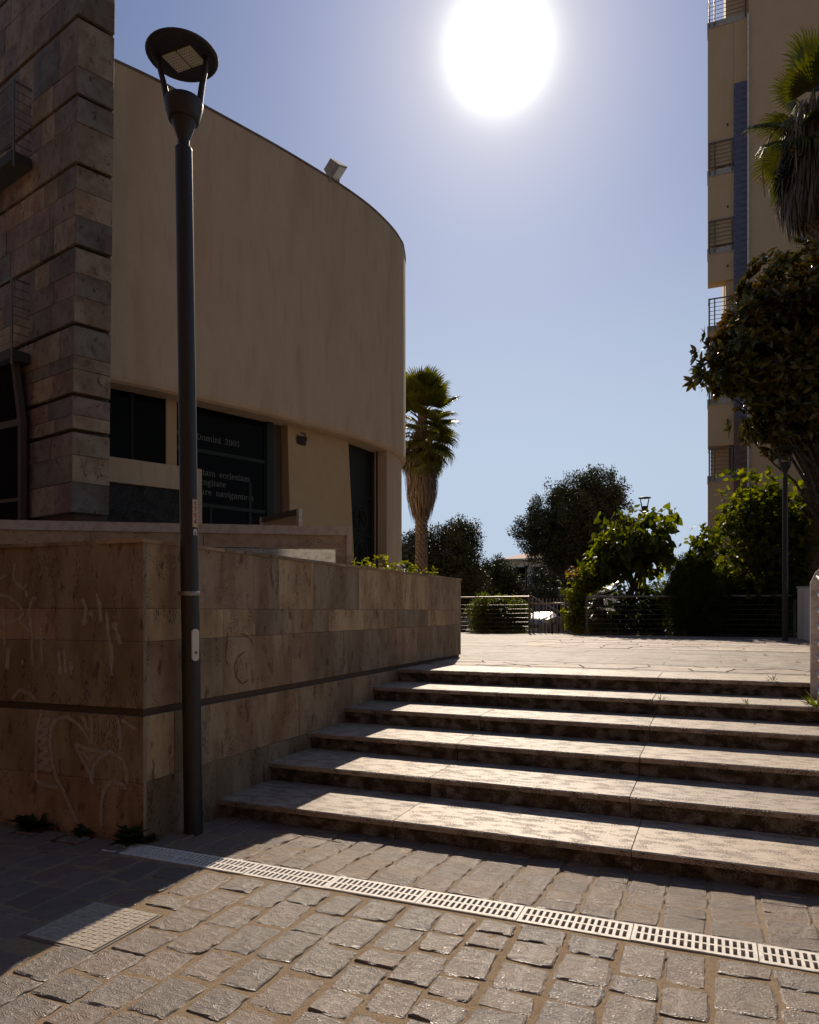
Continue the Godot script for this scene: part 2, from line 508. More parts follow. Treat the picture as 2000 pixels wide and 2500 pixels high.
func rdir() -> Vector3:
	var z := rng.randf_range(-1, 1)
	var t := rng.randf() * TAU
	return Vector3(sqrt(1 - z * z) * cos(t), z, sqrt(1 - z * z) * sin(t))

func aim(d: Vector3, up: Vector3) -> Basis: # +z along d, +y near up
	var z := d.normalized()
	var x := up.cross(z)
	if x.length() < 0.01:
		x = Vector3.RIGHT.cross(z)
	x = x.normalized()
	return Basis(x, z.cross(x), z)

func cloud(blobs: Array, clumps: int, per: int, spread: float, size: float, tints: Array, gap := 0.0, up_bias := 0.5, droop := 0.0, whorl := false, shell := 0.45) -> Array: # [Transform3D, Color] of leaves in clumps through the crown's volume
	var out := []
	var wsum := 0.0
	for b in blobs:
		wsum += b[1].x * b[1].y * b[1].z
	var made := 0
	var tries := 0
	while made < clumps and tries < clumps * 8:
		tries += 1
		var pick := rng.randf() * wsum
		var bl: Array = blobs[-1]
		for b in blobs:
			pick -= b[1].x * b[1].y * b[1].z
			if pick <= 0:
				bl = b
				break
		var d := rdir()
		var c: Vector3 = bl[0] + d * bl[1] * pow(rng.randf(), shell) * (0.9 + 0.42 * nz.get_noise_3dv((bl[0] + d * 3.0) * 11.0))
		if nz.get_noise_3dv(c * 11.0) < gap - 0.5:
			continue
		made += 1
		var tint: Color = tints[rng.randi() % tints.size()]
		for k in per:
			var off := rdir() * spread * pow(rng.randf(), 0.6)
			var dir := (d * 0.6 + rdir() + off.normalized() * 0.5 + Vector3.DOWN * droop)
			var p := c + off
			if whorl:
				p = c
				var side := d.cross(rdir()).normalized()
				dir = (d * rng.randf_range(0.15, 0.9) + side).normalized()
			var up := (Vector3.UP * up_bias + rdir() * 0.6 + d * 0.3)
			var s := size * rng.randf_range(0.65, 1.25)
			var v := rng.randf_range(0.72, 1.25)
			out.append([Transform3D(aim(dir, up).scaled(Vector3(s, s, s)), p), Color(tint.r * v, tint.g * v, tint.b * v)])
	return out

func multi(items: Array, mesh: Mesh, material: Material, called: String, parent: Node3D) -> void:
	var mm := MultiMesh.new()
	mm.transform_format = MultiMesh.TRANSFORM_3D
	mm.use_colors = true
	mm.mesh = mesh
	mm.instance_count = items.size()
	for i in items.size():
		var t: Transform3D = items[i][0]
		t.origin -= parent.position
		mm.set_instance_transform(i, t)
		mm.set_instance_color(i, items[i][1])
	var o := MultiMeshInstance3D.new()
	o.name = called
	o.multimesh = mm
	o.material_override = material
	o.set_meta("kind", "stuff")
	parent.add_child(o, true)

func singles(items: Array, count: int, eye: Vector3, mesh: ArrayMesh, material: Material, called: String, parent: Node3D) -> Array: # the leaves nearest the eye become parts; returns the rest
	items.sort_custom(func(a, b): return a[0].origin.distance_squared_to(eye) < b[0].origin.distance_squared_to(eye))
	var variants := []
	for i in mini(count, items.size()):
		var c: Color = items[i][1]
		if variants.size() < 8:
			var st := SurfaceTool.new()
			st.begin(Mesh.PRIMITIVE_TRIANGLES)
			var ar := mesh.surface_get_arrays(0)
			var cols := PackedColorArray()
			cols.resize(ar[Mesh.ARRAY_VERTEX].size())
			cols.fill(c)
			ar[Mesh.ARRAY_COLOR] = cols
			var am := ArrayMesh.new()
			am.add_surface_from_arrays(Mesh.PRIMITIVE_TRIANGLES, ar)
			variants.append(am)
		var o := put(variants[i % variants.size()], called, material, parent)
		var t: Transform3D = items[i][0]
		t.origin -= parent.position
		o.transform = t
	return items.slice(mini(count, items.size()))

func limbs(st: SurfaceTool, base: Vector3, top: Vector3, r: float, ends: Array, bend := 0.15) -> void: # a tapered trunk, and a limb to each end
	var n := 6
	var pts := []
	for i in n + 1:
		var t := i / float(n)
		pts.append(base.lerp(top, t) + Vector3(sin(t * 4.0), 0, cos(t * 5.0)) * bend * r * 2.0)
	tube(st, pts, r, r * 0.6, 10)
	for e: Vector3 in ends:
		var k := rng.randf_range(0.45, 1.0)
		var a: Vector3 = base.lerp(top, k)
		var m := a.lerp(e, 0.5) + Vector3(0, a.distance_to(e) * 0.12, 0) + rdir() * 0.1
		tube(st, [a, a.lerp(m, 0.5) + rdir() * 0.05, m, m.lerp(e, 0.5) + rdir() * 0.06, e], r * 0.42, r * 0.08, 6)

func tree(called: String, label: String, cat: String, base: Vector3, fork: Vector3, r: float, blobs: Array, kind: String, material: String, clumps: int, per: int, spread: float, size: float, tints: Array, gap := 0.0, own := 0, own_name := "leaf", whorl := false, droop := 0.0, group := "", shell := 0.45) -> Node3D:
	var t := thing(called, label, cat, base, group)
	var st := mb()
	var ends := []
	for b in blobs:
		for k in 4:
			ends.append(b[0] + rdir() * b[1] * 0.65)
	limbs(st, base, fork, r, ends)
	part(st, "trunk", M.bark, t)
	var items := cloud(blobs, clumps, per, spread, size, tints, gap, 0.5, droop, whorl, shell)
	var mesh := leaf_mesh(kind)
	if own:
		items = singles(items, own, P(0, 1.5, 0), mesh, M[material], own_name, t)
	multi(items, mesh, M[material], "crown", t)
	return t

func frond_mesh(sd: int, n: int, span: float, droop: float, tint := 1.0) -> ArrayMesh: # a fan leaf of unit radius on a petiole along +z; colours on vertices
	rng.seed = sd
	org = Vector3.ZERO
	var st := mb()
	var pl := 0.85
	st.set_color(Color(0.16, 0.15, 0.05))
	obox(st, Vector3(-0.018, -0.01, 0), Vector3(0.036, 0, 0), Vector3(0, 0.02, 0), Vector3(0, 0, pl))
	for i in n:
		var t := (i / (n - 1.0) - 0.5) * 2.0
		var an := t * span
		var len := (1.0 - 0.28 * t * t) * rng.randf_range(0.9, 1.05)
		var d := Vector3(sin(an), 0, cos(an))
		var side := Vector3(cos(an), 0, -sin(an))
		var hw := 0.05
		var lift := 0.16 * absf(t)
		var c := Color(0.13, 0.135, 0.022) * rng.randf_range(0.75, 1.25) * tint
		st.set_color(Color(c.r, c.g, c.b))
		var o := Vector3(0, 0, pl)
		var m := o + d * len * 0.55 + Vector3(0, lift * 0.6, 0)
		var e := o + d * len * 0.86 + Vector3(0, lift - droop * 0.3, 0)
		var tip := o + d * len + Vector3(0, lift - droop * rng.randf_range(0.6, 1.2), 0)
		var ridge := Vector3(0, 0.022, 0)
		for s in [-1.0, 1.0]:
			if s > 0:
				tri(st, o, m + side * hw, m + ridge)
				quad(st, m + ridge, m + side * hw, e + side * hw * 0.5, e + ridge * 0.5)
				tri(st, e + ridge * 0.5, e + side * hw * 0.5, tip)
			else:
				tri(st, o, m + ridge, m - side * hw)
				quad(st, m - side * hw, m + ridge, e + ridge * 0.5, e - side * hw * 0.5)
				tri(st, e - side * hw * 0.5, e + ridge * 0.5, tip)
	return done(st)

func palm(label: String, base: Vector3, heart: float, trunk_r: float, skirt: Array, n: int, size: float, sd: int, stalks := 0, crown := 0.5, dead := 1.0, tint := 1.0) -> void: # skirt: [bottom, top, width, width at the bottom]
	var t := thing("fan_palm", label, "palm tree", base)
	var st := mb()
	var pts := []
	for i in 9:
		pts.append(base + Vector3(0.04 * sin(i), (heart - base.y) * i / 8.0, 0.04 * cos(i * 1.3)))
	tube(st, pts, trunk_r, trunk_r * 0.85, 14)
	rng.seed = sd
	var h := 0.0
	while h < heart - base.y - 0.5: # rings of old leaf bases
		for k in 9:
			var an := TAU * (k + 0.5 * (int(h * 10) % 2)) / 9.0
			var d := Vector3(cos(an), 0, sin(an))
			var c := base + Vector3(0, h + rng.randf() * 0.05, 0) + d * trunk_r * 0.93
			var s := Vector3(-sin(an), 0, cos(an)) * trunk_r * 0.3
			tri(st, c - s, c + d * 0.05 + Vector3(0, 0.13, 0), c + s)
			tri(st, c + s, c + d * 0.05 + Vector3(0, 0.13, 0), c + Vector3(0, 0.16, 0))
			tri(st, c - s, c + Vector3(0, 0.16, 0), c + d * 0.05 + Vector3(0, 0.13, 0))
		h += 0.11
	part(st, "trunk", M.palm_bark, t)
	# hanging dead leaves
	var sk := mb()
	rng.seed = sd + 1
	for i in 2600:
		var an := rng.randf() * TAU
		var y0 := lerpf(skirt[0] + (skirt[1] - skirt[0]) * 0.35, skirt[1] + 0.3, rng.randf())
		var y1 := maxf(skirt[0] - rng.randf() * 0.25, y0 - rng.randf_range(0.5, 1.3))
		var f := func(y: float) -> float: return lerpf(skirt[3], skirt[2], smoothstep(skirt[0] - 0.3, lerpf(skirt[0], skirt[1], 0.42), y)) * 0.5 * lerpf(1.0, 0.7, smoothstep(lerpf(skirt[0], skirt[1], 0.5), skirt[1], y))
		var rr := rng.randf_range(0.55, 1.06)
		var d := Vector3(cos(an), 0, sin(an))
		var s := Vector3(-sin(an), 0, cos(an)) * rng.randf_range(0.008, 0.03)
		var a: Vector3 = base + Vector3(0, y0 - base.y, 0) + d * (f.call(y0) * rr * 0.75)
		var b: Vector3 = base + Vector3(0, y1 - base.y, 0) + d * (f.call(y1) * rr) + s * rng.randf_range(-5, 5)
		var v := rng.randf_range(0.5, 1.3) * dead
		sk.set_color(Color(0.23 * v, 0.165 * v, 0.105 * v))
		var m: Vector3 = a.lerp(b, 0.5) + d * 0.07
		quad(sk, a - s, a + s, m + s * 1.3, m - s * 1.3)
		tri(sk, m - s * 1.3, m + s * 1.3, b)
	part(sk, "dead_leaf_skirt", M.leaf_dead, t).set_meta("kind", "stuff")
	if stalks:
		var fl := mb()
		for i in stalks: # drooping flower stalks
			var an := TAU * i / stalks + rng.randf() * 0.5
			var d := Vector3(cos(an), 0, sin(an))
			var c := base + Vector3(0, heart - base.y - 0.2, 0)
			var ps := []
			for k in 7:
				var u := k / 6.0
				ps.append(c + d * (1.25 * sin(u * 1.9)) * size + Vector3(0, (0.35 * u - 2.0 * u * u) * size * 1.2, 0))
			fl.set_color(Color(0.24, 0.17, 0.10))
			tube(fl, ps, 0.03, 0.012, 5)
			for k in 160:
				var u := rng.randf_range(0.55, 1.0)
				var q: Vector3 = ps[int(u * 6)]
				q += rdir() * 0.11 + Vector3(0, -rng.randf() * 0.3, 0)
				var s := rdir() * 0.02
				tri(fl, q, q + s, q + Vector3(0, -0.06, 0) + rdir() * 0.02)
		part(fl, "flower_stalk", M.leaf_dead, t).set_meta("kind", "stuff")
	var kinds := [frond_mesh(sd + 2, 30, 1.75, 0.16, tint), frond_mesh(sd + 3, 32, 1.9, 0.28, tint), frond_mesh(sd + 4, 30, 1.6, 0.42, tint)]
	rng.seed = sd + 5
	for i in n:
		var k := i / float(n)
		var el := lerpf(1.35, -0.95, pow(k, 0.85)) + rng.randf_range(-0.12, 0.12)
		var an := i * 2.39996 + rng.randf_range(-0.25, 0.25)
		var d := Vector3(cos(an) * cos(el), sin(el), sin(an) * cos(el))
		var o := put(kinds[mini(2, int(k * 3))], "frond", M.leaf_palm, t)
		var s := size * rng.randf_range(0.85, 1.1) * (0.82 if k > 0.75 else 1.0)
		var roll := rng.randf_range(-0.5, 0.5)
		var b := aim(d, Vector3(-d.x, 1.2, -d.z).rotated(d, roll))
		o.transform = Transform3D(b.scaled(Vector3(s, s, s)), Vector3(0, heart - base.y - k * crown, 0))

func weed(called: String, label: String, at: Vector3, size: float, n: int, kind: String, tint: Color, group := "") -> void:
	var t := thing(called, label, "weed", at, group)
	var items := []
	for i in n:
		var an := rng.randf() * TAU
		var el := rng.randf_range(0.15, 1.3)
		var d := Vector3(cos(an) * cos(el), sin(el), sin(an) * cos(el))
		var s := size * rng.randf_range(0.5, 1.1)
		var v := rng.randf_range(0.7, 1.3)
		items.append([Transform3D(aim(d, Vector3.UP).scaled(Vector3(s, s, s)), at + Vector3(d.x, 0.1, d.z) * size * rng.randf_range(0.0, 0.4)), Color(tint.r * v, tint.g * v, tint.b * v)])
	multi(items, leaf_mesh(kind), M.leaf_hedge, "leaves", t)

func side(c: Vector3, r: float, y: float, d: float) -> Vector3: # a point r to the right of c across the plaza, y higher, d farther
	return c + Vector3(0.9218 * r - 0.3876 * d, y, -(0.3876 * r + 0.9218 * d))

# ---------------------------------------------------------------- scene
func _ready() -> void:
	rng.seed = 7
	nz.seed = 11
	nz.frequency = 0.05
	camera_sky_sun()
	textures_and_materials()
	ground()
	church()
	tower()
	apartment_building()
	street_building()
	street_end_building()
	steps()
	low_wall()
	street_stones()
	drain()
	plaza_paving()
	lamps()
	parapet_and_gate_panel()
	fences()
	far_things()
	plants()

func camera_sky_sun() -> void:
	var cam := Camera3D.new()
	cam.name = "camera"
	cam.near = 0.1
	cam.far = 1200
	cam.projection = Camera3D.PROJECTION_FRUSTUM
	cam.keep_aspect = Camera3D.KEEP_HEIGHT
	cam.size = 0.1 * 2156.0 / 1521.0
	cam.frustum_offset = Vector2(0, 0.1 * 208.0 / 1521.0)
	cam.position = Vector3(0, 1.53, 0)
	cam.rotation.y = atan2(0.3876, 0.9218)
	add_child(cam)
	cam.current = true
	var to_sun := Vector3(-0.2148, 0.6115, -0.7613).normalized()
	var sun := DirectionalLight3D.new()
	sun.name = "sun"
	sun.light_color = Color(1.0, 0.93, 0.84)
	sun.light_energy = 1.6
	sun.light_angular_distance = 0.5
	sun.shadow_enabled = true
	add_child(sun)
	sun.look_at_from_position(Vector3.ZERO, -to_sun)
	var w := 1024
	var h := 512
	var px := PackedFloat32Array()
	px.resize(w * h * 3)
	for j in h:
		var el := PI * (0.5 - (j + 0.5) / h)
		var ed := rad_to_deg(maxf(el, 0.0))
		var k := exp(-pow(ed / 26.0, 3.0))
		for i in w:
			var az := TAU * ((i + 0.5) / w)
			var d := Vector3(sin(az) * cos(el), sin(el), -cos(az) * cos(el))
			var th := rad_to_deg(acos(clampf(d.dot(to_sun), -1, 1)))
			var dim := lerpf(0.34, 1.0, exp(-pow(th / 104.0, 4.0))) # the sky pales towards the sun
			var near := exp(-th / 5.0)
			var wide := exp(-th / 18.0)
			var g := 3.0 * exp(-th * th / 4.8)
			var o := (j * w + i) * 3
			px[o] = (0.035 + 0.41 * k) * dim + 0.63 * near + 0.445 * wide + g
			px[o + 1] = (0.105 + 0.455 * k) * dim + 0.54 * near + 0.405 * wide + g
			px[o + 2] = (0.24 + 0.435 * k) * dim + 0.12 * near + 0.58 * wide + g
	var im := Image.create_from_data(w, h, false, Image.FORMAT_RGBF, px.to_byte_array())
	var pm := PanoramaSkyMaterial.new()
	pm.panorama = ImageTexture.create_from_image(im)
	var sky := Sky.new()
	sky.sky_material = pm
	var env := Environment.new()
	env.background_mode = Environment.BG_SKY
	env.sky = sky
	env.tonemap_mode = Environment.TONE_MAPPER_LINEAR
	env.tonemap_exposure = 1.0
	env.sdfgi_enabled = true
	env.ssao_enabled = true
	env.ssil_enabled = true
	var we := WorldEnvironment.new()
	we.name = "world"
	we.environment = env
	add_child(we)

func gy(w: float) -> float: # the street falls a little from the drain to the foot of the steps
	return 0.0 if w < 3.68 else -0.05 * smoothstep(3.68, 4.5, w)

func ground() -> void:
	var s := struct("ground")
	var st := mb()
	quad(st, P(-700, -0.12, -500), P(700, -0.12, -500), P(700, -0.12, 900), P(-700, -0.12, 900))
	part(st, "terrain", M.earth, s)
	var r := struct("road")
	st = mb()
	box(st, P(-40, -0.1, 44), P(30, 0.42, 27))
	part(st, "carriageway", M.asphalt, r)
	var e := struct("embankment")
	st = mb()
	var n := 14 # planting bed to the right of the steps
	for i in n:
		for j in 6:
			var f := func(ii: int, jj: int) -> Vector3:
				var a := 1.06 + jj * 0.8
				var w := 2.5 + ii * 1.3
				return P(a, clampf((w - 4.4) * 0.24, -0.06, 0.78) + 0.05 * nz.get_noise_2d(a * 40, w * 40), w)
			quad(st, f.call(i, j), f.call(i, j + 1), f.call(i + 1, j + 1), f.call(i + 1, j))
	part(st, "soil", M.earth, e)
	var p := struct("podium")
	st = mb()
	prism(st, PackedVector2Array([Vector2(-3.9, 4.05), Vector2(-3.9, 10.0), Vector2(-7.0, 20.0), Vector2(-14, 25), Vector2(-40, 25), Vector2(-40, 4.05)]), -0.1, 1.5)
	part(st, "terrace", M.concrete, p)

func church_path() -> PackedVector2Array:
	var key := [Vector2(-10.02, 9.4), Vector2(-9.816, 9.8), Vector2(-9.443, 10.519), Vector2(-9.098, 11.372), Vector2(-8.745, 12.245), Vector2(-8.392, 13.167), Vector2(-7.98, 14.407), Vector2(-7.76, 15.217), Vector2(-7.64, 15.84), Vector2(-7.578, 16.485), Vector2(-7.566, 17.002), Vector2(-7.6, 17.429), Vector2(-7.684, 17.879), Vector2(-8.1, 18.9), Vector2(-9.0, 19.9), Vector2(-10.6, 20.6), Vector2(-13.0, 20.9), Vector2(-17.0, 20.9)]
	var out := PackedVector2Array()
	for i in key.size() - 1:
		for k in 6:
			out.append(key[i].cubic_interpolate(key[i + 1], key[maxi(i - 1, 0)], key[mini(i + 2, key.size() - 1)], k / 6.0))
	out.append(key[-1])
	return out

func normals2(path: PackedVector2Array) -> PackedVector2Array: # outward, to the right of the way along the path
	var out := PackedVector2Array()
	for i in path.size():
		var d := (path[mini(i + 1, path.size() - 1)] - path[maxi(i - 1, 0)]).normalized()
		out.append(Vector2(d.y, -d.x))
	return out

func sweep(st: SurfaceTool, path: PackedVector2Array, prof: Array, from := 0, to := -1) -> void: # prof: [inset, y] going round the section
	var nn := normals2(path)
	if to < 0:
		to = path.size() - 1
	for k in prof.size():
		var a: Vector2 = prof[k]
		var b: Vector2 = prof[(k + 1) % prof.size()]
		st.set_smooth_group(k + 1)
		for i in range(from, to):
			var p0 := path[i] - nn[i] * a.x
			var p1 := path[i + 1] - nn[i + 1] * a.x
			var q0 := path[i] - nn[i] * b.x
			var q1 := path[i + 1] - nn[i + 1] * b.x
			quad(st, P(p0.x, a.y, p0.y), P(q0.x, b.y, q0.y), P(q1.x, b.y, q1.y), P(p1.x, a.y, p1.y))
	st.set_smooth_group(-1)

func seg(st: SurfaceTool, p: Vector2, q: Vector2, y0: float, y1: float, front: float, back: float) -> void: # a straight piece of wall from p to q, its face FRONT before the line
	var d := (q - p).normalized()
	var n := Vector2(d.y, -d.x)
	prism(st, PackedVector2Array([p + n * front, q + n * front, q - n * back, p - n * back]), y0, y1)

func church() -> void:
	var path := church_path()
	var c := thing("church", "beige stucco church with a tall curved wall above a recessed glazed entrance", "church", P(-9.0, 1.5, 14))
	var st := mb()
	sweep(st, path, [Vector2(0.0, 11.30), Vector2(0.0, 5.72), Vector2(0.025, 5.65), Vector2(0.08, 5.613), Vector2(0.55, 5.613), Vector2(0.55, 11.30)])
	var nn := normals2(path)
	for i in [0]:
		var a := path[i]
		var b := path[i] - nn[i] * 0.55
		quad(st, P(b.x, 5.62, b.y), P(a.x, 5.62, a.y), P(a.x, 11.3, a.y), P(b.x, 11.3, b.y))
	part(st, "curved_wall", M.stucco, c)
	st = mb()
	sweep(st, path, [Vector2(-0.012, 11.345), Vector2(-0.012, 11.295), Vector2(0.57, 11.295), Vector2(0.57, 11.345)])
	part(st, "coping", surf("coping", lin(0.17, 0.13, 0.10), 0.9, tx.weather, Vector3(0.7, 0.7, 0.7)), c)
	st = mb()
	var flat := PackedVector2Array()
	for i in path.size():
		flat.append(path[i] - nn[i] * 0.5)
	flat.append(Vector2(-17, 10.6))
	flat.append(Vector2(-10.3, 9.7))
	prism(st, flat, 10.9, 11.1)
	part(st, "roof", M.concrete, c)
	# the recessed entrance under the curved wall, from the tower to the round column
	var r := {228: Vector2(-10.174, 10.021), 350: Vector2(-9.701, 11.0), 372: Vector2(-9.621, 11.2), 405: Vector2(-9.496, 11.508), 420: Vector2(-9.437, 11.649), 562: Vector2(-8.861, 13.156), 575: Vector2(-8.80, 13.32), 600: Vector2(-8.697, 13.609), 727: Vector2(-8.148, 15.404), 741: Vector2(-8.09, 15.65), 800: Vector2(-7.997, 17.04)}
	var r0: Vector2 = r[228] - (r[350] - r[228]).normalized() * 1.6
	var yt := 5.8
	st = mb()
	seg(st, r[350], r[372], 3.89, yt, 0.0, 0.4)
	part(st, "pier", M.stucco_warm, c)
	st = mb()
	seg(st, r0, r[420], 3.88, 4.335, 0.10, 0.4)
	seg(st, r[405], r[420], 1.5, 3.88, 0.10, 0.4)
	part(st, "spandrel", M.stucco, c)
	st = mb()
	seg(st, r[575], r[600], 1.5, yt, -0.12, 0.4)
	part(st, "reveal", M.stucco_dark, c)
	st = mb()
	var d: Vector2 = (r[741] - r[600]).normalized()
	var n := Vector2(d.y, -d.x) * 0.10
	prism(st, PackedVector2Array([r[600] + d * 0.08 + n, r[741] + n, r[741] - n * 4.0, r[600] + d * 0.08 - n * 4.0]), 1.5, yt, Vector2.ZERO)
	var sh := mb()
	# the leaning wall: both edges lean as they rise
	var b0: Vector2 = r[600] + d * 0.12
	var b1: Vector2 = r[741] + d * 0.05
	var t0: Vector2 = r[600] - d * 0.02
	var t1: Vector2 = r[727] - d * 0.02
	var q := [P(b0.x + n.x, 1.5, b0.y + n.y), P(b1.x + n.x, 1.5, b1.y + n.y), P(t1.x + n.x, yt, t1.y + n.y), P(t0.x + n.x, yt, t0.y + n.y)]
	var bk := P(n.x * -5.0, 0, n.y * -5.0)
	quad(sh, q[0], q[1], q[2], q[3])
	quad(sh, q[1], q[1] + bk, q[2] + bk, q[2])
	quad(sh, q[0] + bk, q[0], q[3], q[3] + bk)
	quad(sh, q[1] + bk, q[0] + bk, q[3] + bk, q[2] + bk)
	part(sh, "leaning_wall", M.stucco_warm, c)
	# glazing
	st = mb()
	seg(st, r0, r[350], 4.335, yt, -0.06, 0.15)
	var win := part(st, "window", M.glass_dark, c)
	st = mb()
	var wm: Vector2 = r[228].lerp(r[350], 0.38)
	seg(st, wm, wm + Vector2(0.03, 0.06), 4.335, yt, -0.03, 0.08)
	part(st, "mullion", M.soot, win)
	st = mb()
	seg(st, r[372], r[562], 1.5, yt, -0.08, 0.15)
	var big := part(st, "glass_front", M.glass_dark, c)
	for y in [4.70, 3.62, 2.45]:
		st = mb()
		seg(st, r[372], r[562], y, y + 0.075, -0.045, 0.12)
		part(st, "transom", M.green_frame, big)
	for k in [[0.36, 1.5, 3.7, 0.05], [0.80, 1.5, 4.25, 0.07], [0.985, 1.5, 5.6, 0.05]]:
		st = mb()
		var m: Vector2 = r[372].lerp(r[562], k[0])
		seg(st, m, m + (r[562] - r[372]).normalized() * k[3], k[1], k[2], -0.055, 0.12)
		part(st, "mullion", M.green_frame, big)
	st = mb()
	seg(st, r[562], r[575], 1.5, yt, 0.0, 0.3)
	part(st, "green_post", M.green_frame, c)
	# lettering on the glass
	var gd := (r[562] - r[372]).normalized() as Vector2
	var u := P(gd.x, 0, gd.y)
	var nrm := u.cross(Vector3.UP).normalized()
	var f := SystemFont.new()
	f.font_names = PackedStringArray(["Droid Serif"])
	f.font_italic = true
	for l in [["Anno Domini  2005", Vector2(-9.1, 12.57), 4.95], ["lam  istam  ecclesiam", Vector2(-9.0, 12.80), 4.25], ["cogitate", Vector2(-9.215, 12.26), 4.06], ["um  mare  navigantem", Vector2(-8.97, 12.88), 3.86]]:
		var tm := TextMesh.new()
		tm.text = l[0]
		tm.font = f
		tm.font_size = 64
		tm.pixel_size = 0.0025
		tm.depth = 0.006
		tm.curve_step = 2.0
		tm.horizontal_alignment = HORIZONTAL_ALIGNMENT_RIGHT
		tm.vertical_alignment = VERTICAL_ALIGNMENT_BOTTOM
		var o := put(tm, "lettering", M.lettering, c)
		var e: Vector2 = l[1]
		var on: Vector2 = r[372] + gd * (e - r[372]).dot(gd)
		o.transform = Transform3D(Basis(u, Vector3.UP, nrm), P(on.x, l[2] - 0.03, on.y) - nrm * 0.072 - c.position)
	# bronze relief under the spandrel
	st = mb(false)
	var rd: Vector2 = (r[420] - r0) * 0.96
	var rn := normals2(PackedVector2Array([r0, r[420]]))[0]
	var f2 := func(i: int, j: int) -> Vector3:
		var p: Vector2 = r0 + rd * (i / 60.0)
		var y := 2.2 + 1.68 * j / 26.0
		var hgt := 0.05 + 0.09 * nz.get_noise_3d(i * 3.0, y * 95.0, 5) + 0.05 * nz.get_noise_3d(i * 9.0, y * 320.0, 9)
		return P(p.x + rn.x * hgt, y, p.y + rn.y * hgt)
	for i in 60:
		for j in 26:
			quad(st, f2.call(i, j), f2.call(i + 1, j), f2.call(i + 1, j + 1), f2.call(i, j + 1))
	part(st, "relief", M.bronze, c)
	st = mb()
	seg(st, r0, r[405], 1.5, 3.88, -0.15, 0.3)
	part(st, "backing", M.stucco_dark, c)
	# the bronze door with two round reliefs
	st = mb()
	seg(st, r[727], r[800], 1.5, yt, -0.10, 0.2)
	var door := part(st, "door", M.door_green, c)
	var dd: Vector2 = (r[800] - r[727]).normalized()
	var dn := P(dd.y, 0, -dd.x)
	for y in [3.86, 2.98]:
		var mid := P(r[727].x, y, r[727].y).lerp(P(r[800].x, y, r[800].y), 0.52) - dn * 0.09
		st = mb()
		var ring := []
		for k in 25:
			ring.append(mid + P(dd.x, 0, dd.y) * cos(TAU * k / 24) * 0.3 + Vector3.UP * sin(TAU * k / 24) * 0.3)
		tube(st, ring, 0.025, 0.025, 6, false)
		for k in 5:
			var an := 0.6 + k * 1.25
			tube(st, [mid + P(dd.x, 0, dd.y) * cos(an) * 0.22 + Vector3.UP * sin(an) * 0.22, mid + dn * 0.02, mid + P(dd.x, 0, dd.y) * cos(an + 0.7) * 0.16 + Vector3.UP * sin(an + 0.7) * 0.16], 0.02, 0.012, 5)
		part(st, "medallion", M.bronze, door)
	for y in [2.5, 3.42, 4.4]:
		st = mb()
		seg(st, r[727], r[800], y, y + 0.03, -0.085, 0.12)
		part(st, "door_rib", M.bronze, door)
	# the end of the recess, and the round column that carries the curved wall down
	st = mb()
	prism(st, PackedVector2Array([Vector2(-7.93, 16.75), Vector2(-8.6, 16.95), Vector2(-8.6, 17.4), Vector2(-7.9, 17.4)]), 1.5, yt)
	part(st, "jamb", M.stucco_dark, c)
	st = mb()
	var i0 := 0
	for i in path.size():
		if path[i].y > 16.72 and i0 == 0:
			i0 = i
	sweep(st, path, [Vector2(0.11, 5.66), Vector2(0.11, 1.5), Vector2(0.46, 1.5), Vector2(0.46, 5.66)], i0)
	var a0 := path[i0] - nn[i0] * 0.11
	var a1 := path[i0] - nn[i0] * 0.46
	quad(st, P(a1.x, 1.5, a1.y), P(a0.x, 1.5, a0.y), P(a0.x, 5.7, a0.y), P(a1.x, 5.7, a1.y))
	part(st, "round_column", M.stucco, c)
	# floodlights
	floodlight("weathered white floodlight standing on the church roof edge", P(-7.98, 11.34, 14.55), Vector3(0.5, -0.55, -0.25), 0.46, M.concrete)
	floodlight("small dark floodlight fixed under the church overhang beside the lettered glass", P(-8.5, 5.50, 13.93), Vector3(0.75, -0.5, 0.45), 0.24, M.lamp_paint)

func floodlight(label: String, at: Vector3, look: Vector3, s: float, m: Material) -> void:
	var t := thing("floodlight", label, "floodlight", at)
	var b := aim(look, Vector3.UP)
	if at.y > 8:
		b = b * Basis(Vector3(0, 0, 1), 0.6)
	var up := 1.0 if at.y > 8 else -1.0
	var c := at + Vector3(0, 0.62 * s * up, 0)
	var st := mb()
	var tr := func(x: float, y: float, z: float) -> Vector3: return c + b * (Vector3(x, y, z) * s)
	var f := [tr.call(-0.5, -0.42, 0.3), tr.call(0.5, -0.42, 0.3), tr.call(0.5, 0.42, 0.3), tr.call(-0.5, 0.42, 0.3)]
	var k := [tr.call(-0.34, -0.3, -0.3), tr.call(0.34, -0.3, -0.3), tr.call(0.34, 0.3, -0.3), tr.call(-0.34, 0.3, -0.3)]
	for i in 4:
		var j := (i + 1) % 4
		quad(st, k[i], k[j], f[j], f[i])
	quad(st, k[3], k[2], k[1], k[0])
	quad(st, f[0], f[1], f[2], f[3])
	part(st, "housing", m, t)
	st = mb()
	obox(st, tr.call(-0.42, -0.34, 0.3), b.x * 0.84 * s, b.y * 0.68 * s, b.z * 0.03 * s)
	part(st, "lens", M.led if m != M.lamp_paint else M.bronze, t)
	st = mb()
	for x in [-0.52, 0.52]:
		tube(st, [at + b.x * x * s, tr.call(x * 1.06, 0, 0)], 0.02 * s * 2.0, 0.02 * s * 2.0, 5)
	tube(st, [at - b.x * 0.56 * s, at + b.x * 0.56 * s], 0.04 * s, 0.04 * s, 5)
	part(st, "bracket", m, t)

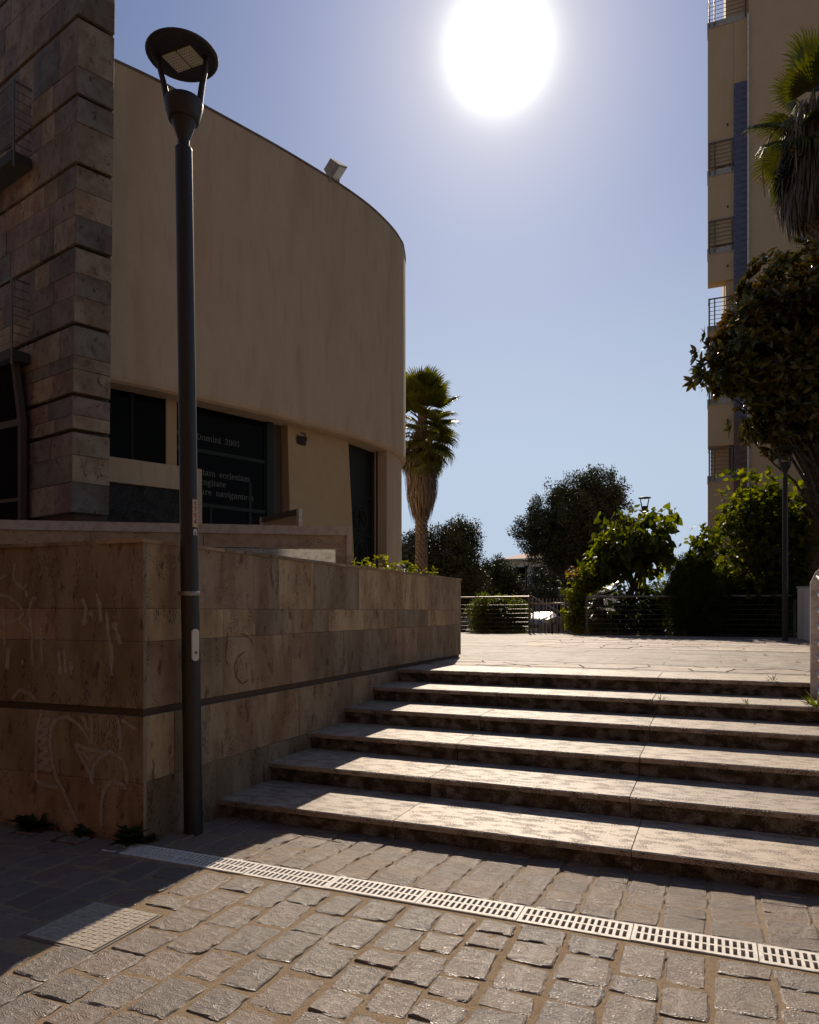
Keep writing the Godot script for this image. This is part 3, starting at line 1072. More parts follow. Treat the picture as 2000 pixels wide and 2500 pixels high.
func tower() -> void:
	var t := thing("stone_building", "dark travertine clad building with battered corner beside the curved church wall", "building", P(-9.01, 1.5, 8.144))
	var c0 := Vector2(-9.01, 8.144)
	var dr := Vector2(0.37, 0.929)
	var dl := Vector2(-0.974, 0.228)
	var lean := Vector2(-0.012, 0.0275) # per metre above 3 m
	var pt := func(base: Vector2, y: float) -> Vector3:
		var p := base + lean * (y - 3.0)
		return P(p.x, y, p.y)
	var st := mb()
	var nl := Vector2(-0.228, -0.974)
	var nr := Vector2(0.929, -0.37)
	var cc := c0 - nl * 0.09 - nr * 0.09
	var low := PackedVector2Array([cc, cc + dr * 0.50, Vector2(-10.05, 9.55), Vector2(-16, 11.3), Vector2(-16, 9.85) - nl * 0.09])
	for i in low.size():
		low[i] -= lean * 1.5
	prism(st, low, 1.5, 14.0, lean * 12.5)
	part(st, "core", M.stucco_dark, t)
	var groups := [[3.04, 3.5, 3.92, 4.27], [4.33, 4.54, 4.83], [4.89, 5.25, 5.46, 5.92], [5.98, 6.39, 6.75, 7.14], [7.2, 7.65, 8.06, 8.43], [8.49, 9.11, 9.52], [9.58, 10.0, 10.76], [10.83, 11.3, 11.75, 12.2], [12.27, 12.7, 13.3, 13.9]]
	rng.seed = 31
	for g in groups:
		for i in g.size() - 1:
			var y0: float = g[i]
			var y1: float = g[i + 1] - 0.006
			st = mb()
			var a: Vector3 = pt.call(c0 - nr * 0.06, y0)
			var av: Vector3 = pt.call(c0 - nr * 0.06, y1)
			panel(st, a, P(dr.x, 0, dr.y) * 0.572, av - a, 0.06 + rng.randf_range(-0.004, 0.008), 0.006)
			part(st, "stone", M["tower_travertine_%d" % [0, 2, 4, 1, 3, 0][rng.randi() % 6]], t)
			var s := 0.0
			while s < 3.4:
				var wd := rng.randf_range(0.38, 0.8)
				st = mb()
				var o: Vector2 = c0 + dl * (s + wd - 0.005) - nl * 0.06
				a = pt.call(o, y0)
				av = pt.call(o, y1)
				panel(st, a, P(-dl.x, 0, -dl.y) * (wd - 0.005), av - a, 0.06 + rng.randf_range(-0.004, 0.006), 0.005)
				part(st, "stone", M["tower_travertine_%d" % (rng.randi() % 6)], t)
				s += wd
	# the dark bay window low on the left face, with a slanting upper corner
	var o := P(c0.x + dl.x * 3.3, 0, c0.y + dl.y * 3.3) + P(nl.x, 0, nl.y) * 0.05
	var u := P(-dl.x, 0, -dl.y)
	st = mb()
	vpoly(st, o, u, PackedVector2Array([Vector2(0, 1.5), Vector2(2.04, 1.5), Vector2(2.04, 4.62), Vector2(1.78, 5.66), Vector2(0, 5.66)]), 0.10)
	var fr := part(st, "window", M.stucco_dark, t)
	st = mb()
	vpoly(st, o + P(nl.x, 0, nl.y) * 0.06, u, PackedVector2Array([Vector2(0, 1.55), Vector2(1.94, 1.55), Vector2(1.94, 3.30), Vector2(0, 3.36)]), 0.05)
	part(st, "pane", M.glass_dark, fr)
	st = mb()
	vpoly(st, o + P(nl.x, 0, nl.y) * 0.06, u, PackedVector2Array([Vector2(0, 3.42), Vector2(1.94, 3.36), Vector2(1.94, 4.52), Vector2(0, 4.60)]), 0.05)
	part(st, "pane", M.glass_dark, fr)
	st = mb()
	vpoly(st, o + P(nl.x, 0, nl.y) * 0.06, u, PackedVector2Array([Vector2(0, 4.72), Vector2(1.92, 4.64), Vector2(1.71, 5.58), Vector2(0, 5.58)]), 0.05)
	part(st, "pane", M.glass_dark, fr)
	for k in 2:
		var y: float = [5.74, 9.0][k]
		var b := thing("balcony", ["narrow steel railed balcony above the dark bay window", "upper steel railed balcony high on the dark stone building"][k], "balcony", P(-10.4, y, 8.3), "balconies of the stone building")
		var s0: float = [1.30, 1.34][k]
		var p := c0 + dl * s0 + nl * 0.02 + lean * (y - 3)
		var q := c0 + dl * 3.4 + nl * 0.02 + lean * (y - 3)
		st = mb()
		prism(st, PackedVector2Array([p, p + nl * 0.32, q + nl * 0.32, q]), y - 0.16, y)
		part(st, "slab", M.balcony_grey, b)
		var e := p + nl * 0.29
		st = mb()
		tube(st, [P(e.x, y - 0.25, e.y), P(e.x, y + 1.14, e.y)], 0.02, 0.02, 6)
		part(st, "post", M.rail_steel, b)
		for i in 8:
			st = mb()
			var yy := y + 0.12 + i * 0.145
			var rr := 0.018 if i == 7 else 0.007
			var e2 := q + nl * 0.29
			tube(st, [P(p.x, yy, p.y), P(e.x, yy, e.y)], rr, rr, 5)
			tube(st, [P(e.x, yy, e.y), P(e2.x, yy, e2.y)], rr, rr, 5)
			part(st, "rail", M.rail_steel, b)

func apartment_building() -> void:
	var b := thing("apartment_block", "tall ochre apartment block with narrow railed balconies and a blue brick strip", "apartment block", P(4, 0, 31))
	var st := mb()
	box(st, P(0.45, -0.1, 43), P(11, 29.5, 30.95))
	part(st, "wall", M.render_ochre, b)
	st = mb()
	box(st, P(1.26, -0.1, 30.94), P(11.2, 29.6, 30.55))
	part(st, "end_wall", M.render_ochre, b)
	# solid balcony bands that run back along the left side
	var bands := [[22.0, 24.45], [19.9, 21.9], [14.46, 18.62], [10.75, 12.5], [7.9, 9.6], [2.0, 6.6]]
	bands = [[19.0, 24.45], [15.9, 18.62], [14.46, 15.55], [11.3, 12.5], [8.0, 9.62], [3.4, 6.6]]
	for v in bands:
		st = mb()
		box(st, P(-0.2, v[0], 31.4), P(0.449, v[1], 30.83))
		box(st, P(0.45, v[0], 30.945), P(0.74, v[1], 30.83))
		part(st, "balcony_wall", M.render_ochre, b)
	for y in [20.5, 17.3, 15.0, 9.0, 5.2]: # little overflow spouts in the bands
		st = mb()
		tube(st, [P(0.52, y, 30.83), P(0.52, y - 0.02, 30.70)], 0.03, 0.03, 6)
		part(st, "spout", M.balcony_grey, b)
	for y in [24.45, 18.62, 15.55, 12.5, 9.62, 6.6]:
		st = mb()
		box(st, P(-0.22, y, 31.42), P(1.2 if y > 20 else 0.76, y + 0.24, 30.80))
		part(st, "slab", M.concrete, b)
	for v in [18.86, 15.79, 9.86, 6.84]:
		st = mb()
		box(st, P(-0.1, v, 31.38), P(0.449, v + 1.4, 31.2))
		part(st, "recess_wall", M.render_ochre, b)
		st = mb()
		box(st, P(0.56, v, 30.94), P(0.73, v + 1.25, 30.9))
		part(st, "shutter", M.red_tile, b)
	st = mb()
	box(st, P(0.745, 9.0, 30.93), P(1.24, 22.0, 30.74))
	part(st, "blue_brick_strip", M.blue_tile, b)
	st = mb()
	box(st, P(0.745, 0.0, 30.93), P(1.24, 8.99, 30.74))
	part(st, "red_brick_strip", M.red_tile, b)
	st = mb()
	box(st, P(0.745, 22.01, 30.93), P(1.255, 24.44, 30.80))
	part(st, "upper_wall", M.render_ochre, b)
	st = mb()
	tube(st, [P(1.235, 0, 30.5), P(1.235, 24.4, 30.5)], 0.035, 0.035, 6)
	part(st, "drain_pipe", M.white_paint, b)
	for y in [24.69, 18.86, 15.79, 12.74, 9.86, 6.84]:
		var x1 := 1.2 if y > 20 else 0.74
		for i in 7:
			st = mb()
			var yy: float = y + 0.08 + i * 0.16
			var rr := 0.03 if i == 6 else 0.012
			tube(st, [P(-0.17, yy, 31.38), P(-0.17, yy, 30.78), P(x1, yy, 30.78)], rr, rr, 5)
			part(st, "rail", M.rail_steel, b)
		for x in [-0.14, 0.05, x1 - 0.06]:
			st = mb()
			tube(st, [P(x, y - 0.2, 30.76), P(x, y + 1.06, 30.76)], 0.025, 0.025, 5)
			part(st, "railing_post", M.rail_steel, b)
	for i in 12: # shutters and blinds that stand out from the left side
		st = mb()
		var w := 31.2 + i * 0.7
		box(st, P(0.40, 3.0 + (i % 4) * 5.2, w + 0.35), P(0.449, 4.6 + (i % 4) * 5.2, w))
		part(st, "blind", M.white_paint, b)

func street_building() -> void: # the other side of the street, behind the camera: it shuts out the sky there and sends warm light back
	var b := thing("street_building", "long terracotta building across the street, facing the steps", "building", P(0, 0, -12))
	var st := mb()
	box(st, P(-34, -0.1, -9), P(30, 15, -20))
	part(st, "wall", surf("terracotta", lin(0.12, 0.066, 0.036), 0.9, tx.stucco, Vector3(0.1, 0.06, 0.1)), b)
	st = mb()
	box(st, P(-34.5, 15.001, -8.5), P(30.5, 15.3, -20.5))
	part(st, "roof", M.roof_tile, b)
	for i in 15:
		for j in 4:
			st = mb()
			box(st, P(-31 + i * 4.0, 1.6 + j * 3.4, -8.93), P(-29.7 + i * 4.0, 3.6 + j * 3.4, -9.02))
			var w := part(st, "window", M.stucco_dark, b)
			st = mb()
			box(st, P(-30.9 + i * 4.0, 1.7 + j * 3.4, -8.90), P(-29.8 + i * 4.0, 3.5 + j * 3.4, -8.94))
			part(st, "pane", M.glass_dark, w)

func street_end_building() -> void:
	var b := thing("brown_building", "plain brown building that closes the street at the left", "building", P(-40, 0, 0))
	var st := mb()
	box(st, P(-46, -0.1, 8), P(-34.8, 14, -24))
	part(st, "wall", surf("brown_render", lin(0.10, 0.066, 0.045), 0.9, tx.stucco, Vector3(0.1, 0.06, 0.1)), b)
	st = mb()
	box(st, P(-46.4, 14.001, 8.4), P(-34.81, 14.3, -24.4))
	part(st, "roof", M.roof_tile, b)

func steps() -> void:
	var s := thing("staircase", "six broad travertine steps rising to the sunlit plaza", "stairs", P(-1.2, -0.05, 6))
	s.set_meta("kind", "structure")
	rng.seed = 41
	var st := mb()
	for i in 6:
		box(st, P(-3.52, -0.12, 9.0), P(0.97, 0.04 + 0.15 * i - 0.001, 4.60 + 0.677 * i))
	part(st, "core", M.mortar, s)
	for i in 6:
		var y := 0.085 + 0.15 * i
		var w := 4.545 + 0.677 * i
		var xs := [-3.5, -2.045 + rng.randf_range(-0.02, 0.02), -0.52 + rng.randf_range(-0.02, 0.02), 0.99]
		if i == 0:
			xs[2] = -0.457
		for k in 3:
			st = mb()
			var x0: float = xs[k] + (0.003 if k else 0.0)
			var x1: float = xs[k + 1] - 0.003
			var dep := 0.70 if i < 5 else 0.80
			var jit := rng.randf_range(-0.003, 0.003)
			tread(st, x0, x1, w + jit, dep, y + jit * 0.5, rng.randf() * 100)
			part(st, "tread_slab", M["step_travertine_%d" % (rng.randi() % 4)], s)
			st = mb()
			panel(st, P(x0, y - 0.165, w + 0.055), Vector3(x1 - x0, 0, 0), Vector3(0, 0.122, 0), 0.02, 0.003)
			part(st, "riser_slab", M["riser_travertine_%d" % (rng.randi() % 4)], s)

func tread(st: SurfaceTool, x0: float, x1: float, w: float, dep: float, y: float, sd: float) -> void: # a thick slab with a worn, slightly chipped front edge
	var n := 22
	var th := 0.042
	var f := func(i: int, k: int) -> Vector3:
		var x := lerpf(x0, x1, i / float(n))
		var chip := maxf(0.0, nz.get_noise_2d(x * 160.0, sd * 7.0) - 0.28) * 0.045 + 0.002 * nz.get_noise_2d(x * 400.0, sd)
		match k:
			0: return P(x, y - th, w + 0.002)
			1: return P(x, y - 0.008 - chip * 0.6, w - 0.001 + chip * 0.25)
			2: return P(x, y - 0.001, w + 0.008 + chip)
			3: return P(x, y, w + 0.06)
		return P(x, y, w + dep)
	for i in n:
		for k in 4:
			st.set_smooth_group(1 if k == 3 else k + 2)
			quad(st, f.call(i, k), f.call(i + 1, k), f.call(i + 1, k + 1), f.call(i, k + 1))
	st.set_smooth_group(-1)
	quad(st, P(x0, y - th, w + 0.1), P(x1, y - th, w + 0.1), P(x1, y - th, w + 0.002), P(x0, y - th, w + 0.002))
	for x in [x0, x1]:
		quad(st, P(x, y - th, w + dep), P(x, y - th, w + 0.002), P(x, y - 0.004, w + 0.004), P(x, y, w + dep))

func low_wall() -> void:
	var t := thing("travertine_wall", "low brown travertine clad wall with recessed groove and white graffiti at its corner", "wall", P(-3.5, 0, 3.74))
	rng.seed = 51
	var st := mb()
	prism(st, PackedVector2Array([Vector2(-3.525, 3.77), Vector2(-3.525, 10.30), Vector2(-3.85, 10.30), Vector2(-3.85, 4.08), Vector2(-7.6, 3.99), Vector2(-7.6, 3.70), Vector2(-5.0, 3.735)]), -0.1, 1.985)
	part(st, "core", M.stucco_dark, t)
	# long side face, towards the steps
	var rows := [[1.545, 1.985, [3.747, 4.281, 5.0, 5.383, 5.983, 6.927, 7.943, 8.958, 9.414, 10.314]], [1.325, 1.54, [3.747, 4.319, 4.604, 5.034, 5.463, 5.952, 6.273, 7.047, 7.943, 8.749, 8.958, 9.637, 10.314]], [0.875, 1.32, [3.747, 4.319, 4.604, 5.586, 5.983, 6.576, 7.678, 8.577, 9.336, 10.314]], [0.385, 0.82, [3.747, 4.05, 4.42, 5.204, 5.713, 6.239, 6.8, 7.191, 7.9, 8.6]], [-0.09, 0.38, [3.747, 4.519, 5.2, 5.9, 6.6, 7.3]]]
	for r in rows:
		var xs: Array = r[2]
		for i in xs.size() - 1:
			st = mb()
			panel(st, P(-3.53, r[0], xs[i] + 0.0008), P(0, 0, xs[i + 1] - xs[i] - 0.0016), Vector3(0, r[1] - r[0] + 0.0032, 0), 0.03 + rng.randf_range(-0.002, 0.003), 0.002)
			part(st, "stone_panel", M["wall_travertine_%d" % (rng.randi() % 6)], t)
	# front face, towards the street: it turns away a little to the left
	var fd := Vector2(-1.0, -0.035).normalized()
	var rows2 := [[1.548, 1.985, [0.0, 1.08, 2.2, 3.2]], [1.325, 1.543, [0.0, 0.05, 0.78, 1.6, 2.4, 3.2]], [0.875, 1.32, [0.0, 0.9, 1.9, 3.2]], [0.378, 0.82, [0.0, 1.30, 2.3, 3.2]], [-0.09, 0.373, [0.0, 0.94, 2.0, 3.2]]]
	for r in rows2:
		var xs: Array = r[2]
		for i in xs.size() - 1:
			st = mb()
			var e: Vector2 = Vector2(-3.497, 3.747) + fd * (xs[i + 1] - 0.0008)
			panel(st, P(e.x, r[0], e.y + 0.03), P(-fd.x, 0, -fd.y) * (xs[i + 1] - xs[i] - 0.0016), Vector3(0, r[1] - r[0] + 0.0032, 0), 0.03 + rng.randf_range(-0.002, 0.002), 0.002)
			part(st, "stone_panel", M["wall_travertine_%d" % [3, 1, 3, 4][rng.randi() % 4]], t)
	var y := 3.72
	while y < 10.2:
		var l := minf(rng.randf_range(0.7, 1.2), 10.33 - y)
		st = mb()
		box(st, P(-3.87, 1.985, y + l - 0.003), P(-3.485, 2.012 + rng.randf_range(-0.002, 0.002), y))
		part(st, "coping_slab", M["wall_travertine_%d" % (rng.randi() % 5)], t)
		y += l
	var x := 0.02
	while x < 3.6:
		var l := rng.randf_range(0.7, 1.1)
		st = mb()
		var p := Vector2(-3.49, 3.73) + fd * x + Vector2(-0.39 if x < 0.1 else 0.0, 0)
		var q := Vector2(-3.49, 3.73) + fd * (x + l)
		prism(st, PackedVector2Array([p, q, q + Vector2(0, 0.36), p + Vector2(0, 0.36)]), 1.985, 2.01)
		part(st, "coping_slab", M["wall_travertine_%d" % [1, 3, 4][rng.randi() % 3]], t)
		x += l
	graffiti()

func ribbon(st: SurfaceTool, pts: Array, wd: float, alpha: float, n: Vector3, col: Color, rough := 0.0) -> void: # a sprayed line: soft at its edges
	var cv := Curve3D.new()
	for i in pts.size():
		var tan: Vector3 = (pts[mini(i + 1, pts.size() - 1)] - pts[maxi(i - 1, 0)]) * 0.17
		cv.add_point(pts[i], -tan, tan)
	var len := cv.get_baked_length()
	var k := maxi(3, int(len / 0.025))
	var prev := []
	for i in k + 1:
		var c := cv.sample_baked(len * i / k)
		var d := (cv.sample_baked(minf(len, len * i / k + 0.01)) - cv.sample_baked(maxf(0, len * i / k - 0.01))).normalized()
		var s := n.cross(d) * wd * (0.8 + 0.4 * rng.randf() + rough * rng.randf_range(-0.6, 0.6))
		var al := alpha * rng.randf_range(0.75, 1.0) * (0.4 if i == 0 or i == k else 1.0)
		var row := [c - s, c - s * 0.45, c + s * 0.45, c + s, al]
		if i:
			for j in 3:
				var e0 := 0.0 if j == 0 else 1.0
				var e1 := 0.0 if j == 2 else 1.0
				var vs := [[prev[j], prev[4] * e0], [prev[j + 1], prev[4] * e1], [row[j + 1], al * e1], [row[j], al * e0]]
				for q in [0, 2, 1, 0, 3, 2]:
					st.set_color(Color(col.r, col.g, col.b, vs[q][1]))
					st.add_vertex(vs[q][0] - org)
		prev = row

func graffiti() -> void:
	rng.seed = 61
	var lower := [[-4.38, 0.83, -4.42, 0.73, -4.44, 0.5, -4.44, 0.32, -4.22, 0.29], [-3.94, 0.61, -3.99, 0.69, -4.06, 0.75, -4.15, 0.79, -4.25, 0.77, -4.3, 0.7, -4.31, 0.59, -4.29, 0.47, -4.25, 0.36, -4.19, 0.28, -4.11, 0.14, -4.03, 0.02], [-3.94, 0.82, -3.93, 0.69, -3.94, 0.61], [-4.08, 0.61, -3.98, 0.58, -3.85, 0.57, -3.76, 0.57, -3.66, 0.53, -3.63, 0.45, -3.63, 0.37], [-4.08, 0.61, -4.02, 0.51, -3.94, 0.4, -3.93, 0.34], [-3.93, 0.34, -3.92, 0.46, -3.86, 0.53, -3.77, 0.57], [-3.71, 0.82, -3.69, 0.73, -3.68, 0.65, -3.69, 0.58], [-3.85, 0.05, -3.85, 0.21, -3.82, 0.32, -3.75, 0.38, -3.68, 0.37, -3.63, 0.33], [-4.41, 0.75, -4.31, 0.77, -4.42, 0.69, -4.32, 0.69, -4.42, 0.62, -4.33, 0.64, -4.42, 0.56, -4.32, 0.55, -4.43, 0.49, -4.31, 0.48, -4.43, 0.42, -4.29, 0.41], [-4.03, 0.81, -3.98, 0.76, -3.99, 0.72, -3.94, 0.71], [-4.03, 0.57, -3.95, 0.5, -3.91, 0.54], [-3.68, 0.8, -3.54, 0.73]]
	var upper := [[-4.76, 1.57, -4.75, 1.43, -4.74, 1.27], [-4.82, 1.64, -4.72, 1.64, -4.61, 1.58, -4.56, 1.52, -4.58, 1.48, -4.69, 1.45, -4.77, 1.45], [-4.61, 1.46, -4.52, 1.4, -4.48, 1.34], [-4.64, 1.88, -4.66, 1.79, -4.63, 1.73, -4.56, 1.69, -4.52, 1.73], [-4.82, 1.75, -4.72, 1.79], [-4.43, 1.6, -4.46, 1.63, -4.49, 1.58, -4.51, 1.5, -4.48, 1.39, -4.48, 1.26, -4.47, 1.14], [-4.47, 1.34, -4.41, 1.34, -4.35, 1.29], [-4.39, 1.43, -4.39, 1.3, -4.38, 1.14], [-4.67, 0.89, -4.6, 0.96, -4.5, 0.94, -4.44, 0.89]]
	var drips := [[-4.02, 1.62, -3.98, 1.55, -4.0, 1.43], [-3.89, 1.65, -3.86, 1.56, -3.85, 1.45], [-3.95, 1.53, -3.92, 1.49], [-3.8, 1.53, -3.79, 1.39, -3.76, 1.27, -3.76, 1.09], [-3.74, 1.46, -3.71, 1.38, -3.68, 1.3], [-4.23, 1.26, -4.22, 1.17, -4.21, 1.07], [-4.18, 1.26, -4.16, 1.08], [-4.12, 1.17, -4.11, 1.08], [-4.54, 1.68, -4.52, 1.62], [-4.7, 1.27, -4.72, 1.1], [-4.57, 1.18, -4.57, 1.14], [-4.49, 1.48, -4.49, 1.39]]
	var k := 0
	for set in [lower, upper, drips]:
		org = P(-4.2, [0.0, 0.9, 1.0][k], 3.7)
		var g := thing(["spray_graffiti", "spray_graffiti", "paint_splashes"][k], ["white sprayed arches with hatching below the wall groove", "white sprayed letters above the groove at the wall's left", "cream paint splashes running down beside the wall corner"][k], ["graffiti", "graffiti", "paint marks"][k], org)
		for s in set:
			var st := mb()
			var pts := []
			for i in range(0, s.size(), 2):
				var w: float = 3.747 - 0.035 * (-3.497 - s[i])
				pts.append(P(s[i], s[i + 1], w - 0.0075))
			ribbon(st, pts, [0.02, 0.017, 0.022][k], [0.6, 0.42, 0.6][k], Vector3(0, 0, 1), Color(0.50, 0.43, 0.35), 0.0 if k < 2 else 0.8)
			part(st, "stroke" if k < 2 else "splash", M.spray_paint, g)
		k += 1
	org = P(-3.5, 0.9, 4.8)
	var mk := thing("marker_scrawl", "thin dark scrawled marks on the wall beside the lamp post", "graffiti", org)
	for s in [[1.35, 4.82, 1.33, 4.89, 1.29, 4.96, 1.25, 4.99], [1.36, 4.65, 1.23, 4.63, 1.15, 4.62, 1.1, 4.66], [1.2, 4.88, 1.17, 4.79, 1.09, 4.73, 1.0, 4.76, 0.94, 4.84, 0.97, 4.93], [1.4, 5.14, 1.39, 5.17, 1.34, 5.14]]:
		var st := mb()
		var pts := []
		for i in range(0, s.size(), 2):
			pts.append(P(-3.4935, s[i], s[i + 1]))
		ribbon(st, pts, 0.009, 0.6, Vector3(1, 0, 0), Color(0.03, 0.025, 0.02), 0.6)
		part(st, "stroke", M.spray_paint, mk)

func stone_top(st: SurfaceTool, c: Array, y: float, sd: float, n: int) -> void: # c: four corners (a, w), counter-clockwise
	var f := func(i: int, j: int) -> Vector3:
		var s := 0.0 if i == 0 else 1.0 if i == n else 0.04 + 0.92 * (i - 1) / (n - 2.0)
		var t := 0.0 if j == 0 else 1.0 if j == n else 0.04 + 0.92 * (j - 1) / (n - 2.0)
		var es := absf(s - 0.5) * 2.0
		var et := absf(t - 0.5) * 2.0
		var k := 0.5 + (s - 0.5) * (1.0 - 0.035 * pow(et, 6.0))
		var l := 0.5 + (t - 0.5) * (1.0 - 0.035 * pow(es, 6.0))
		var p: Vector2 = c[0].lerp(c[1], k).lerp(c[3].lerp(c[2], k), l)
		var edge := maxf(es, et)
		if edge > 0.99:
			p += Vector2(nz.get_noise_3d(p.x * 260, p.y * 260, sd), nz.get_noise_3d(p.x * 260, p.y * 260, sd + 90)) * 0.014
		var h := 0.007 * nz.get_noise_3d(p.x * 90, p.y * 190, sd) + 0.004 * nz.get_noise_3d(p.x * 260, p.y * 600, sd) + (s - 0.5) * 0.003 * sin(sd) + (t - 0.5) * 0.003 * cos(sd * 1.7)
		return P(p.x, y + h - (0.005 if edge > 0.99 else 0.0), p.y)
	for i in n:
		for j in n:
			st.set_smooth_group(1 if i > 0 and j > 0 and i < n - 1 and j < n - 1 else 2)
			quad(st, f.call(i, j), f.call(i + 1, j), f.call(i + 1, j + 1), f.call(i, j + 1))
	st.set_smooth_group(-1)
	var down := Vector3(0, -0.03, 0)
	for i in n:
		for e in [[f.call(i, 0), f.call(i + 1, 0)], [f.call(i + 1, n), f.call(i, n)], [f.call(n, i), f.call(n, i + 1)], [f.call(0, i + 1), f.call(0, i)]]:
			quad(st, e[0] + down, e[1] + down, e[1], e[0])

func in_view(a: float, w: float, margin: float) -> bool:
	var d := -a * 0.3876 + w * 0.9218
	var x := a * 0.9218 + w * 0.3876
	return d > 2.45 - margin and absf(x) < d * 0.567 + margin

func street_stones() -> void:
	rng.seed = 71
	var s := struct("street")
	var st := mb(false)
	for i in 60: # sandy grout, a little uneven
		for j in 34:
			var f := func(ii: int, jj: int) -> Vector3:
				var a := -6.4 + ii * 0.13
				var w := 0.5 + jj * 0.0882
				return P(a, -0.003 + 0.005 * nz.get_noise_2d(a * 90, w * 90), w)
			quad(st, f.call(i, j), f.call(i + 1, j), f.call(i + 1, j + 1), f.call(i, j + 1))
	st.set_smooth_group(-1)
	quad(st, P(-30, -0.02, -20), P(30, -0.02, -20), P(30, -0.02, 0.5), P(-30, -0.02, 0.5))
	quad(st, P(-30, -0.02, 0.5), P(-6.4, -0.02, 0.5), P(-6.4, -0.02, 3.6), P(-30, -0.02, 3.6))
	quad(st, P(1.4, -0.02, 0.5), P(30, -0.02, 0.5), P(30, -0.02, 3.5), P(1.4, -0.02, 3.5))
	part(st, "grout", M.grout, s)
	var a := -5.3
	var n := 0
	while a < 1.3:
		var wd := rng.randf_range(0.19, 0.245)
		var w := 0.85 + rng.randf_range(0.0, 0.25)
		var gap := rng.randf_range(0.016, 0.03)
		var end := 3.475
		if a < -3.6:
			end = 3.70
		var b0 := rng.randf_range(-0.008, 0.008)
		while w < end - 0.05:
			var l := rng.randf_range(0.15, 0.31)
			if end - w - l < 0.09:
				l = end - w - 0.012
			var g2 := rng.randf_range(0.012, 0.026)
			var mid := Vector2(a + wd / 2, w + l / 2)
			var hole := mid.x > -3.06 and mid.x < -2.50 and mid.y > 2.36 and mid.y < 2.92
			if in_view(mid.x, mid.y, 0.5) and not hole and n < 300:
				n += 1
				var j := func() -> float: return rng.randf_range(-0.011, 0.011)
				var c := [Vector2(a + gap / 2 + j.call() + b0, w + j.call()), Vector2(a + wd - gap / 2 + j.call() + b0, w + j.call()), Vector2(a + wd - gap / 2 + j.call() + b0, w + l - g2 + j.call()), Vector2(a + gap / 2 + j.call() + b0, w + l - g2 + j.call())]
				st = mb(false)
				stone_top(st, c, 0.003 + rng.randf_range(-0.002, 0.002), rng.randf() * 500, 8)
				part(st, "cobble", M["porphyry_%d" % (rng.randi() % 5)], s)
			w += l
		a += wd
	var g := struct("gutter")
	st = mb(false)
	for i in 42:
		for j in 12:
			var f := func(ii: int, jj: int) -> Vector3:
				var x := -3.6 + ii * 0.13
				var w := 3.675 + jj * 0.08
				return P(x, gy(w) - 0.004 + 0.004 * nz.get_noise_2d(x * 90, w * 90), w)
			quad(st, f.call(i, j), f.call(i + 1, j), f.call(i + 1, j + 1), f.call(i, j + 1))
	part(st, "grout", M.gutter_grout, g)
	a = -3.48
	while a < 1.4:
		var wd := rng.randf_range(0.19, 0.26)
		var w := 3.69
		while w < 4.58:
			var l := rng.randf_range(0.13, 0.22)
			if 4.6 - w - l < 0.06:
				l = 4.6 - w
			st = mb(false)
			var j := func() -> float: return rng.randf_range(-0.008, 0.008)
			var c := [Vector2(a + 0.008 + j.call(), w + j.call()), Vector2(a + wd - 0.008 + j.call(), w + j.call()), Vector2(a + wd - 0.008 + j.call(), w + l - 0.012 + j.call()), Vector2(a + 0.008 + j.call(), w + l - 0.012 + j.call())]
			stone_top(st, c, gy(w + l / 2) + 0.003, rng.randf() * 500, 6)
			part(st, "cobble", M["gutter_porphyry_%d" % (rng.randi() % 5)], g)
			w += l
		a += wd

